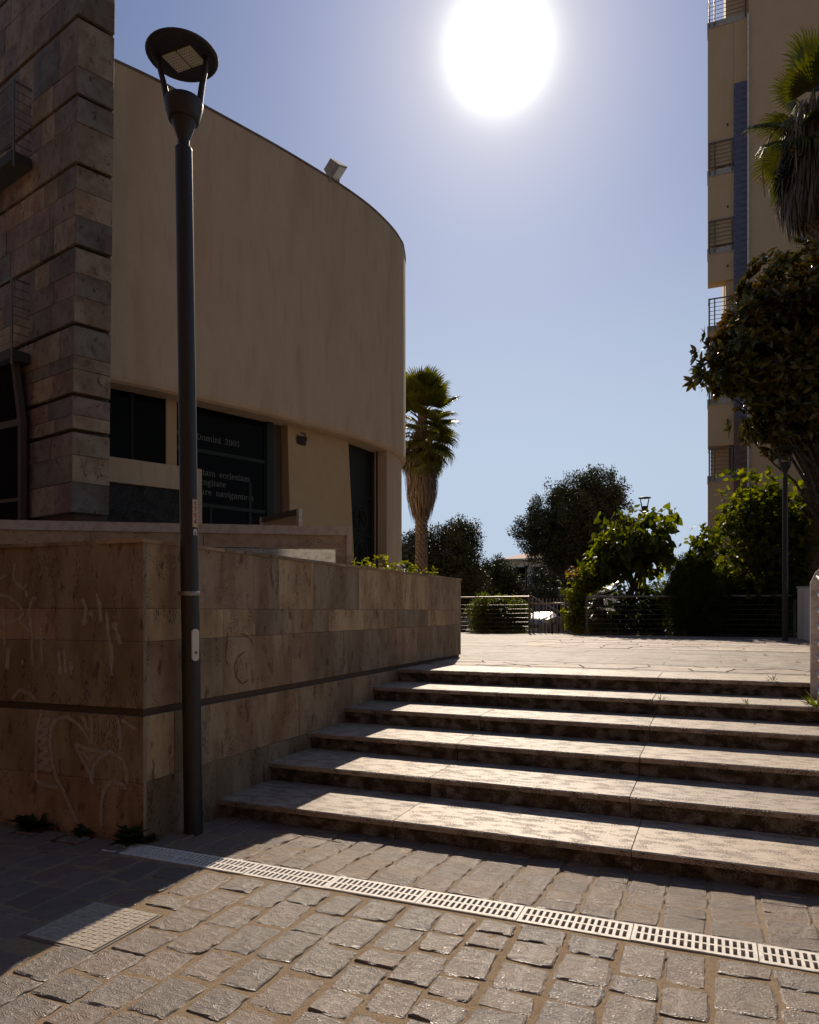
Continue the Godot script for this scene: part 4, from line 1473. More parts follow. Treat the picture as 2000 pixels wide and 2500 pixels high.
func drain() -> void:
	var t := thing("drain_channel", "long pale slotted drain running across the cobbles before the steps", "drain", P(-1.5, -0.1, 3.58))
	var st := mb()
	box(st, P(-3.62, -0.16, 3.674), P(1.9, -0.15, 3.488))
	box(st, P(-3.62, -0.15, 3.488), P(1.9, -0.002, 3.484))
	box(st, P(-3.62, -0.15, 3.680), P(1.9, -0.002, 3.676))
	part(st, "channel", M.soot, t)
	org = Vector3.ZERO
	st = mb()
	var l := 0.536 # one grate: three rails, and bars between two rows of slots
	var ws := [0.0, 0.022, 0.086, 0.101, 0.165, 0.186]
	for k in 3:
		box(st, P(0, -0.025, ws[2 * k + 1]), P(l, 0.0, ws[2 * k]))
	for r in 2:
		for i in 17:
			var c := 0.012 + i * 0.032 - 0.0065
			var x0 := 0.0 if i == 0 else c
			var x1 := l if i == 16 else c + 0.0145
			box(st, P(x0, -0.025, ws[2 * r + 2]), P(x1, 0.0, ws[2 * r + 1]))
	var mesh := done(st)
	for i in 11:
		put(mesh, "grate", M.grate, t, P(-3.60 + i * 0.541, 0.004 + 0.0015 * sin(i * 2.3), 3.488 + 0.001 * sin(i * 5.0)) - t.position)
	st = mb()
	org = t.position
	for w in [3.4835, 3.6765]:
		box(st, P(-3.62, -0.05, w + 0.0035), P(1.9, 0.003, w))
	part(st, "edging", M.concrete, t)
	# the square inspection cover in the cobbles
	t = thing("inspection_cover", "square metal inspection cover with small raised squares, set in the cobbles", "manhole cover", P(-2.775, 0, 2.64))
	st = mb()
	box(st, P(-2.985, -0.03, 2.85), P(-2.565, 0.006, 2.435))
	part(st, "plate", M.cover_metal, t)
	st = mb()
	for i in 12:
		for j in 12:
			var x := -2.963 + i * 0.0333
			var w := 2.457 + j * 0.0325
			if (i + j) % 2:
				panel(st, P(x, 0.0065, w), Vector3(0.026, 0, 0), P(0, 0, 0.0255), 0.0016, 0.0007)
			else:
				panel(st, P(x + 0.004, 0.0065, w + 0.004), Vector3(0.018, 0, 0), P(0, 0, 0.018), 0.0010, 0.0005)
	part(st, "raised_squares", M.cover_metal, t).set_meta("kind", "stuff")
	st = mb()
	for e in [[-3.0, 2.42, -2.987, 2.865], [-2.563, 2.42, -2.55, 2.865], [-2.987, 2.42, -2.563, 2.433], [-2.987, 2.852, -2.563, 2.865]]:
		box(st, P(e[0], -0.03, e[3]), P(e[2], 0.001, e[1]))
	part(st, "frame", M.rail_steel, t)

func clip(poly: PackedVector2Array, m: Vector2, n: Vector2) -> PackedVector2Array: # keep what lies behind the line through m with normal n
	var out := PackedVector2Array()
	for i in poly.size():
		var a := poly[i]
		var b := poly[(i + 1) % poly.size()]
		var da := (a - m).dot(n)
		var db := (b - m).dot(n)
		if da <= 0:
			out.append(a)
		if (da < 0) != (db < 0) and absf(da - db) > 1e-9:
			out.append(a.lerp(b, da / (da - db)))
	return out

func crazy(s: Node3D, called: String, region: PackedVector2Array, cell: float, sd: int) -> void: # irregular flagstones
	rng.seed = sd
	var lo := region[0]
	var hi := region[0]
	for p in region:
		lo = lo.min(p)
		hi = hi.max(p)
	var nx := int((hi.x - lo.x) / cell) + 3
	var ny := int((hi.y - lo.y) / cell) + 3
	var sites := {}
	for i in range(-1, nx):
		for j in range(-1, ny):
			sites[Vector2i(i, j)] = lo + Vector2((i + 0.5 + rng.randf_range(-0.46, 0.46)) * cell, (j + 0.5 + rng.randf_range(-0.46, 0.46)) * cell)
	for key in sites:
		var c: Vector2 = sites[key]
		var poly := PackedVector2Array([c + Vector2(-2, -2) * cell, c + Vector2(2, -2) * cell, c + Vector2(2, 2) * cell, c + Vector2(-2, 2) * cell])
		for i in range(-2, 3):
			for j in range(-2, 3):
				if (i or j) and sites.has(key + Vector2i(i, j)):
					var o: Vector2 = sites[key + Vector2i(i, j)]
					poly = clip(poly, (c + o) * 0.5, o - c)
		for q in Geometry2D.intersect_polygons(poly, region):
			for z in Geometry2D.offset_polygon(q, -0.009):
				if z.size() > 2:
					var st := mb()
					prism(st, z, 0.80, 0.836 + rng.randf_range(-0.003, 0.004), Vector2.ZERO, 0.005)
					part(st, called, M["flagstone_%d" % (rng.randi() % 5)], s)

func plaza_paving() -> void:
	var s := struct("plaza")
	var st := mb()
	prism(st, PackedVector2Array([Vector2(-3.52, 8.5), Vector2(0.98, 8.5), Vector2(1.05, 9.0), Vector2(4.2, 9.0), Vector2(4.2, 21.4), Vector2(-3.3, 21.4), Vector2(-5.2, 21.8), Vector2(-9.0, 22.4), Vector2(-12, 22.6), Vector2(-7.2, 20.4), Vector2(-3.92, 10.28), Vector2(-3.52, 10.28)]), -0.1, 0.822)
	part(st, "bed", M.mortar, s)
	rng.seed = 83
	var slabs := func(a0: float, a1: float, w0: float, w1: float, la: float, lw: float, clipped: bool) -> void:
		var w := w0
		var row := 0
		while w < w1 - 0.01:
			var dw := minf(lw, w1 - w)
			var a := a0 - (la * 0.5 if row % 2 else 0.0)
			while a < a1 - 0.01:
				var x0 := maxf(a, a0)
				var x1 := minf(a + la, a1)
				if x1 - x0 > 0.02 and (not clipped or x1 > -3.92 - (w - 10.3) * 0.335 and in_view(x0, w, 2.6)):
					var q := mb()
					panel(q, P(x0 + 0.001, 0.80, w + 0.001), Vector3(x1 - x0 - 0.002, 0, 0), P(0, 0, dw - 0.002), 0.035 + rng.randf_range(-0.001, 0.001), 0.002)
					part(q, "paving_slab", M["plaza_travertine_%d" % (rng.randi() % 4)], s)
				a += la
			w += dw
			row += 1
	slabs.call(-3.5, 1.05, 8.735, 8.86, 1.5, 0.125, false)
	crazy(s, "flagstone", PackedVector2Array([Vector2(-3.5, 8.87), Vector2(0.99, 8.87), Vector2(1.05, 9.66), Vector2(-3.5, 9.66)]), 0.52, 84)
	slabs.call(-3.5, 4.0, 9.67, 9.80, 1.5, 0.13, false)
	slabs.call(-9.0, 4.0, 9.81, 13.55, 1.4, 0.62, true)
	slabs.call(-9.0, 4.0, 13.56, 13.70, 1.5, 0.14, true)
	slabs.call(-11.0, -3.95, 13.71, 22.0, 1.4, 0.72, true)
	st = mb()
	panel(st, P(-3.945, 0.80, 13.71), Vector3(0.16, 0, 0), P(0, 0, 7.7), 0.036, 0.003)
	part(st, "border_slab", M.plaza_travertine_2, s)
	crazy(s, "flagstone", PackedVector2Array([Vector2(-3.775, 13.71), Vector2(4.0, 13.71), Vector2(4.0, 21.3), Vector2(-3.775, 21.3)]), 0.62, 85)

func lamp(label: String, base: Vector3, h: float, lean: Vector2, full: bool) -> void: # h: height of the disc above the base
	var t := thing("street_lamp", label, "street lamp", base, "disc-headed street lamps")
	var ax := func(y: float) -> Vector3: return base + Vector3(lean.x * y, y, lean.y * y)
	var sd := 28 if full else 12
	var st := mb()
	tube(st, [ax.call(0), ax.call(h * 0.3), ax.call(h * 0.6), ax.call(h - 0.655)], 0.064, 0.058, sd)
	if full:
		lathe(st, ax.call(h - 0.655), [Vector2(0.058, 0), Vector2(0.058, 0.012), Vector2(0.052, 0.022), Vector2(0.030, 0.026)], sd)
	part(st, "pole", M.lamp_paint, t)
	var hub: Vector3 = ax.call(h - 0.665)
	st = mb()
	lathe(st, hub, [Vector2(0.040, 0), Vector2(0.040, 0.085), Vector2(0.040, 0.085), Vector2(0.044, 0.095), Vector2(0.086, 0.215), Vector2(0.086, 0.215), Vector2(0.100, 0.215), Vector2(0.106, 0.225), Vector2(0.132, 0.325), Vector2(0.132, 0.345), Vector2(0.125, 0.353), Vector2(0.125, 0.353), Vector2(0.0, 0.357)], sd)
	part(st, "cone", M.lamp_paint, t)
	var disc: Vector3 = ax.call(h)
	for s in [-1.0, 1.0]:
		st = mb()
		var d: Vector3 = Vector3(0.9218, 0, -0.3876) * s
		var b: Vector3 = hub + Vector3(0, 0.345, 0) + d * 0.105
		var e: Vector3 = disc + d * 0.165 + Vector3(0, 0.01, 0)
		tube(st, [b - Vector3(0, 0.05, 0), b.lerp(e, 0.35) + d * 0.004, b.lerp(e, 0.7) + d * 0.01, e], 0.024, 0.017, 8)
		part(st, "arm", M.lamp_paint, t)
	st = mb()
	lathe(st, disc, [Vector2(0.0, 0.0), Vector2(0.205, 0.0), Vector2(0.205, 0.0), Vector2(0.215, -0.004), Vector2(0.240, -0.003), Vector2(0.246, 0.006), Vector2(0.240, 0.016), Vector2(0.16, 0.036), Vector2(0.0, 0.046)], 40 if full else 16)
	part(st, "disc", M.lamp_paint, t)
	if not full:
		return
	var u := Vector3(0, 0, -1) # along the light panels
	var v := Vector3(1, 0, 0)
	for k in 2:
		st = mb()
		var o: Vector3 = disc + u * -0.066 + v * (0.008 if k == 0 else -0.118)
		obox(st, o - Vector3(0, 0.010, 0), v * 0.112, Vector3(0, 0.009, 0), u * 0.162)
		var led := part(st, "led_panel", M.led, t)
		st = mb()
		for i in 5:
			for j in 7:
				var c := o - Vector3(0, 0.013, 0) + v * (0.011 + i * 0.0205) + u * (0.012 + j * 0.0225)
				obox(st, c, v * 0.006, Vector3(0, 0.003, 0), u * 0.006)
		part(st, "led_lenses", M.led_dot, led).set_meta("kind", "stuff")
	# what is fixed to the pole: strap, inspection hatch, number plate, small sticker
	st = mb()
	lathe(st, ax.call(1.665), [Vector2(0.0638, 0), Vector2(0.0655, 0.002), Vector2(0.0655, 0.028), Vector2(0.0638, 0.03)], sd)
	var bk: Vector3 = ax.call(1.667)
	box(st, bk + Vector3(-0.082, 0, 0.0), bk + Vector3(-0.058, 0.03, 0.03))
	part(st, "strap", M.steel, t)
	var out := Vector3(0.90, 0, 0.436).normalized() # side of the pole that the fittings sit on
	var along := Vector3(0.436, 0, -0.90).normalized()
	st = mb()
	var hp := PackedVector2Array()
	for i in 16:
		var an := TAU * i / 16.0
		hp.append(Vector2(0.026 * cos(an), 0.026 * sin(an) + (0.085 if sin(an) >= 0 else -0.085)))
	var hc: Vector3 = ax.call(1.325) + out * 0.061
	vpoly(st, hc, along, hp, 0.020)
	var hatch := part(st, "hatch", M.plastic_white, t)
	st = mb()
	vpoly(st, hc + out * 0.0205, along, PackedVector2Array([Vector2(-0.009, -0.062), Vector2(0.011, -0.062), Vector2(0.011, -0.044), Vector2(-0.009, -0.044)]), 0.003)
	part(st, "lock", M.rail_steel, hatch)
	st = mb()
	out = Vector3(0.985, 0, 0.17).normalized()
	along = Vector3(0.17, 0, -0.985).normalized()
	var pc: Vector3 = ax.call(2.235) + out * 0.0605
	vpoly(st, pc, along, PackedVector2Array([Vector2(-0.021, -0.095), Vector2(0.021, -0.095), Vector2(0.021, 0.095), Vector2(-0.021, 0.095)]), 0.004)
	var plate := part(st, "number_plate", M.plate_white, t)
	var f := SystemFont.new()
	f.font_names = PackedStringArray(["Droid Sans"])
	f.font_weight = 700
	for i in 4:
		var tm := TextMesh.new()
		tm.text = "1794"[i]
		tm.font = f
		tm.font_size = 48
		tm.pixel_size = 0.0010
		tm.depth = 0.002
		var o := put(tm, "digit", M.plate_red, plate)
		o.transform = Transform3D(Basis(along, Vector3.UP, out), pc + out * 0.005 + Vector3(0, 0.066 - i * 0.041, 0) - t.position)
	st = mb()
	vpoly(st, pc + out * 0.0042, along, PackedVector2Array([Vector2(-0.017, -0.091), Vector2(0.017, -0.091), Vector2(0.017, -0.079), Vector2(-0.017, -0.079)]), 0.001)
	part(st, "plate_stripe", M.plate_yellow, plate)
	st = mb()
	vpoly(st, ax.call(2.105) + out * 0.0605, along, PackedVector2Array([Vector2(-0.015, -0.022), Vector2(-0.006, -0.022), Vector2(-0.006, 0.004), Vector2(0.005, 0.004), Vector2(0.005, -0.022), Vector2(0.015, -0.022), Vector2(0.013, 0.019), Vector2(-0.013, 0.019)]), 0.003)
	part(st, "sticker", M.plastic_white, t)

func lamps() -> void:
	lamp("tall dark street lamp at the wall corner, numbered 1794", P(-3.338, -0.03, 4.055), 5.42, Vector2(-0.0135, 0.005), true)
	lamp("dark street lamp standing on the plaza before the railing and fig tree", P(1.514, 0.83, 18.536), 4.40, Vector2.ZERO, false)
	lamp("street lamp whose disc rises above the round leafy tree", P(-2.427, 0.6, 29.029), 5.25, Vector2.ZERO, false)
	lamp("distant street lamp before the far house and oak", P(-10.018, 0.40, 41.35), 4.08, Vector2.ZERO, false)
	lamp("short distant street lamp seen over the gate", P(-7.175, 0.40, 38.206), 3.0, Vector2.ZERO, false)

func parapet_and_gate_panel() -> void:
	var t := thing("ramp_parapet", "long painted metal parapet with frosted glass standing behind the travertine wall", "parapet", P(-5.6, 1.5, 6.7))
	var p0 := Vector2(-11.2, 3.11 + 0.0)
	var p1 := Vector2(-4.0, 7.719)
	p0 = p1 - (p1 - Vector2(-7.28, 5.617)).normalized() * 6.4
	var d := (p1 - p0).normalized()
	var at := func(s: float) -> Vector2: return p1 - d * s
	var st := mb()
	seg(st, p0, p1, 2.43, 2.535, 0.035, 0.035)
	part(st, "top_rail", M.alu_paint, t)
	st = mb()
	seg(st, at.call(0.06), at.call(0.0), 1.5, 2.43, 0.04, 0.04)
	part(st, "end_post", M.alu_paint, t)
	var edges := [0.06, 1.72, 2.95, 4.3, 6.4]
	for i in 4:
		var a: Vector2 = at.call(edges[i + 1] - 0.004)
		var b: Vector2 = at.call(edges[i] + 0.004)
		st = mb()
		seg(st, a, b, 2.27, 2.43, 0.012, 0.0)
		part(st, "metal_panel", M.panel_paint, t)
		st = mb()
		seg(st, a, b, 1.52, 2.268, 0.0, 0.010)
		if i < 2:
			var w: Vector2 = at.call(edges[i] + 0.13 if i == 0 else edges[i] + 0.02)
			st = mb()
			seg(st, a, w, 1.70, 2.262, 0.0, 0.008)
			part(st, "frosted_pane", M.frosted, t)
			st = mb()
			seg(st, w, b, 1.52, 2.268, 0.010, 0.014)
			seg(st, a, w, 1.52, 1.70, 0.010, 0.014)
			part(st, "pane_frame", M.panel_paint, t)
		else:
			part(st, "metal_panel", M.panel_paint, t)
		st = mb()
		for y in [2.40, 2.30]:
			for k in [0.5]:
				var c: Vector2 = b.lerp(a, k)
				var n := Vector2(d.y, -d.x)
				tube(st, [P(c.x, y, c.y), P(c.x + n.x * 0.02, y, c.y + n.y * 0.02)], 0.012, 0.009, 8)
		part(st, "bolt", M.steel, t)
	# the framed panel of an open gate near the church glass
	t = thing("gate_panel", "small dark framed gate panel with upright wooden slats before the church", "gate", P(-7.0, 1.5, 10.0))
	var a := Vector2(-6.66, 10.22)
	var r := Vector2(-5.73, 9.36)
	# right end nearer, left end farther from the street
	a = Vector2(-6.95, 10.15)
	r = Vector2(-5.80, 9.51)
	var gd := (r - a).normalized()
	for e in [[0.0, 0.07, 1.5, 3.09], [a.distance_to(r) - 0.07, a.distance_to(r), 1.5, 3.09]]:
		st = mb()
		seg(st, a + gd * e[0], a + gd * e[1], e[2], e[3], 0.03, 0.03)
		part(st, "stile", M.alu_paint, t)
	for y in [1.6, 3.0]:
		st = mb()
		seg(st, a + gd * 0.07, r - gd * 0.07, y, y + 0.088, 0.028, 0.028)
		part(st, "frame_rail", M.stucco_dark, t)
	for i in 18:
		st = mb()
		var x := 0.09 + i * (a.distance_to(r) - 0.18) / 18.0
		seg(st, a + gd * x, a + gd * (x + 0.035), 1.69, 3.0, 0.012, 0.01)
		part(st, "slat", M.wood_slat, t)

func railing(called: String, label: String, pts: Array, y: float, posts: float, bars: int) -> void:
	var t := thing(called, label, "railing", P(pts[0].x, y, pts[0].y), "steel railings along the plaza edge")
	var st := mb()
	var top := []
	for p in pts:
		top.append(P(p.x, y + 1.13, p.y))
	tube(st, top, 0.026, 0.026, 8)
	part(st, "handrail", M.steel, t)
	for i in bars:
		st = mb()
		for k in pts.size() - 1:
			var a: Vector2 = pts[k]
			var b: Vector2 = pts[k + 1]
			var yy := y + 0.10 + i * 0.93 / bars
			var ps := []
			var n := int(a.distance_to(b) / 0.4) + 2
			for j in n + 1:
				ps.append(P(lerpf(a.x, b.x, j / float(n)), yy - 0.012 * sin(PI * fposmod(j / float(n) * a.distance_to(b) / posts, 1.0)), lerpf(a.y, b.y, j / float(n))))
			tube(st, ps, 0.0065, 0.0065, 5)
		part(st, "wire", M.wire_steel, t)
	for k in pts.size() - 1:
		var a: Vector2 = pts[k]
		var b: Vector2 = pts[k + 1]
		var n := maxi(1, roundi(a.distance_to(b) / posts))
		for j in n + 1:
			if j == n and k < pts.size() - 2:
				continue
			var p := a.lerp(b, j / float(n))
			st = mb()
			box(st, P(p.x - 0.028, y - 0.02, p.y + 0.02), P(p.x + 0.028, y + 1.11, p.y - 0.02))
			part(st, "post", M.rail_steel, t)

func fences() -> void:
	railing("plaza_railing", "steel wire railing on the left, before the clipped hedge", [Vector2(-5.13, 21.55), Vector2(-7.55, 21.95), Vector2(-9.4, 22.3)], 0.825, 2.4, 7)
	railing("plaza_railing", "longer steel wire railing on the right, before the leafy trees", [Vector2(-3.38, 21.3), Vector2(1.95, 21.2)], 0.80, 2.2, 7)
	# gate to the stairs that lead down to the street behind
	var t := thing("bar_gate", "pale upright bar gate with a square post at the plaza's far edge", "gate", P(-4.3, 0, 22.5))
	var st := mb()
	box(st, P(-4.03, 0.0, 22.9), P(-3.80, 1.98, 22.66))
	part(st, "gate_post", M.plaza_travertine_1, t)
	for y in [1.74, 0.62]:
		st = mb()
		box(st, P(-5.35, y, 22.75), P(-4.03, y + 0.045, 22.72))
		part(st, "frame_rail", M.alu_paint, t)
	for i in 12:
		st = mb()
		var x := -5.3 + i * 0.113
		tube(st, [P(x, 0.5, 22.70), P(x, 1.92, 22.70)], 0.011, 0.011, 6)
		part(st, "bar", M.alu_paint, t)
	t = thing("stair_handrail", "sloping steel handrail with uprights going down beside the bar gate", "handrail", P(-5.0, 0.8, 21.7))
	st = mb()
	tube(st, [P(-5.06, 1.95, 21.75), P(-3.95, 1.22, 22.5)], 0.024, 0.024, 8)
	part(st, "handrail", M.steel, t)
	for i in 8:
		st = mb()
		var k := i / 7.0
		var p := P(-5.06, 0, 21.75).lerp(P(-3.95, 0, 22.5), k)
		var r := 0.028 if i == 0 else 0.016
		tube(st, [p + Vector3(0, 0.80 - k * 0.5, 0), p + Vector3(0, 1.94 - k * 0.73, 0)], r, r, 6)
		part(st, "upright", M.rail_steel, t)
	# white stair railing at the right edge
	t = thing("stair_railing", "white painted stair railing with sloping round bars at the right of the steps", "railing", P(0.9, 0.6, 7.9))
	st = mb()
	var n := PackedVector2Array([Vector2(0, 0.67), Vector2(0.16, 0.67), Vector2(0.16, 2.02), Vector2(0.045, 1.90), Vector2(0, 1.80)])
	vpoly(st, P(0.862, 0, 7.94), P(1, 0, 0), n, 0.025)
	part(st, "end_post", M.white_paint, t)
	for i in 8:
		st = mb()
		var y := 0.80 + i * 0.152
		tube(st, [P(0.915, y, 7.93), P(0.975, y - 0.32, 6.5), P(1.08, y - 0.74, 4.6)], 0.014, 0.014, 8)
		part(st, "bar", M.white_paint, t)
	st = mb()
	box(st, P(1.05, -0.1, 4.58), P(1.11, 1.1, 4.52))
	part(st, "lower_post", M.white_paint, t)
	# white rendered wall behind the lamp at the right
	t = thing("white_wall", "white rendered wall with rain streaks behind the plaza lamp at the right", "wall", P(2.0, 0.8, 20))
	st = mb()
	box(st, P(1.93, 0.6, 20.32), P(2.4, 2.09, 20.0))
	part(st, "end_pier", M.white_render, t)
	st = mb()
	box(st, P(2.03, 0.6, 19.995), P(2.35, 2.05, 9.4))
	part(st, "wall_body", M.white_render, t)
	st = mb()
	box(st, P(1.90, 2.091, 20.35), P(2.43, 2.13, 19.97))
	part(st, "cap", M.concrete, t)

func car(label: String, at: Vector3, yaw: float, body: Material) -> void:
	var t := thing("parked_car", label, "car", at)
	t.rotation.y = yaw
	org = Vector3.ZERO
	# stations along the car (z, front at +z): half width, sill, belt, roof line
	var z := [-2.05, -1.98, -1.5, -0.95, -0.3, 0.35, 0.95, 1.35, 1.85, 2.02, 2.08]
	var hw := [0.62, 0.74, 0.82, 0.84, 0.84, 0.84, 0.83, 0.82, 0.76, 0.66, 0.55]
	var belt := [0.72, 0.86, 0.92, 0.92, 0.90, 0.88, 0.86, 0.82, 0.72, 0.62, 0.5]
	var roof := [0.74, 0.90, 1.34, 1.46, 1.49, 1.44, 1.05, 0.90, 0.78, 0.66, 0.52]
	var st := mb()
	var gl := mb()
	var sec := []
	for i in z.size():
		var r := hw[i] * (0.74 if roof[i] > 1.0 else 0.9) as float
		sec.append([Vector3(hw[i] * 0.94, 0.25, z[i]), Vector3(hw[i], 0.5, z[i]), Vector3(hw[i], belt[i], z[i]), Vector3(r, roof[i] - 0.05, z[i]), Vector3(r * 0.8, roof[i], z[i]), Vector3(0, roof[i] + 0.02, z[i])])
	for i in z.size() - 1:
		for k in 5:
			for s in [-1.0, 1.0]:
				var m := Vector3(s, 1, 1)
				var a: Vector3 = sec[i][k] * m
				var b: Vector3 = sec[i + 1][k] * m
				var c: Vector3 = sec[i + 1][k + 1] * m
				var d: Vector3 = sec[i][k + 1] * m
				var cabin: bool = i in [1, 2, 3, 4, 5]
				var glass: bool = (k == 2 and cabin) or (k >= 3 and (i == 5 or i == 1)) 
				var to: SurfaceTool = gl if glass else st
				to.set_smooth_group(-1 if glass else k)
				if s > 0:
					quad(to, b, a, d, c)
				else:
					quad(to, a, b, c, d)
	for e in [0, z.size() - 1]:
		for k in 5:
			quad(st, sec[e][k], sec[e][k + 1], sec[e][k + 1] * Vector3(-1, 1, 1), sec[e][k] * Vector3(-1, 1, 1))
	part(st, "body", body, t)
	part(gl, "windows", M.glass_dark, t)
	for x in [-0.76, 0.76]:
		for zz in [-1.3, 1.3]:
			st = mb()
			tube(st, [Vector3(x - 0.1, 0.31, zz), Vector3(x + 0.1, 0.31, zz)], 0.31, 0.31, 16)
			var w := part(st, "wheel", M.tyre, t)
			st = mb()
			tube(st, [Vector3(x - 0.105, 0.31, zz), Vector3(x + 0.105, 0.31, zz)], 0.19, 0.19, 12)
			part(st, "rim", M.steel, w)
		st = mb()
		box(st, Vector3(x - 0.16, 0.58, 1.82), Vector3(x + 0.05, 0.72, 1.99))
		part(st, "headlight", M.lens, t)
		st = mb()
		box(st, Vector3(x * 1.18 - 0.08, 0.9, 0.72), Vector3(x * 1.18 + 0.08, 1.04, 0.82))
		part(st, "mirror", body, t)
	st = mb()
	box(st, Vector3(-0.5, 0.33, 2.0), Vector3(0.5, 0.5, 2.09))
	part(st, "grille", M.tyre, t)

func far_things() -> void:
	car("silver car parked in the street behind the bar gate", P(-6.9, 0.42, 34.0), -0.35, M.car_silver)
	car("dark car parked beside the silver one behind the gate", P(-4.4, 0.42, 35.6), -0.35, M.car_dark)
	car("silver car half hidden behind the left hedge", P(-11.9, 0.42, 34.6), -0.35, M.car_silver)
	# the far house above the trees
	var t := thing("far_house", "distant pale house with shallow tiled roof between the oaks", "house", P(-22.8, 0, 94))
	var st := mb()
	box(st, P(-25.2, -0.1, 102), P(-14, 8.1, 93.5))
	part(st, "wall", M.white_render, t)
	st = mb()
	prism(st, PackedVector2Array([Vector2(-26.2, 92.6), Vector2(-13, 92.6), Vector2(-13, 103), Vector2(-26.2, 103)]), 8.1, 8.35)
	part(st, "eaves", M.concrete, t)
	st = mb()
	var q := [P(-26.2, 8.35, 92.6), P(-13, 8.35, 92.6), P(-13, 8.35, 103), P(-26.2, 8.35, 103)]
	var r := [P(-23.4, 9.5, 97.5), P(-15.8, 9.5, 97.5)]
	quad(st, q[0], q[1], r[1], r[0])
	quad(st, q[2], q[3], r[0], r[1])
	tri(st, q[1], q[2], r[1])
	tri(st, q[3], q[0], r[0])
	part(st, "roof", M.roof_tile, t)
	for i in 4:
		st = mb()
		box(st, P(-24.2 + i * 2.5, 5.6, 93.52), P(-22.6 + i * 2.5, 7.3, 93.44))
		part(st, "window", M.glass_dark, t)
	org = P(-13, -0.1, 60)
	st = mb()
	box(st, P(-19, -0.1, 60.3), P(-6, 2.9, 60))
	single(st, "boundary_wall", M.white_render, "low white wall far beyond the gate and cars", "wall")

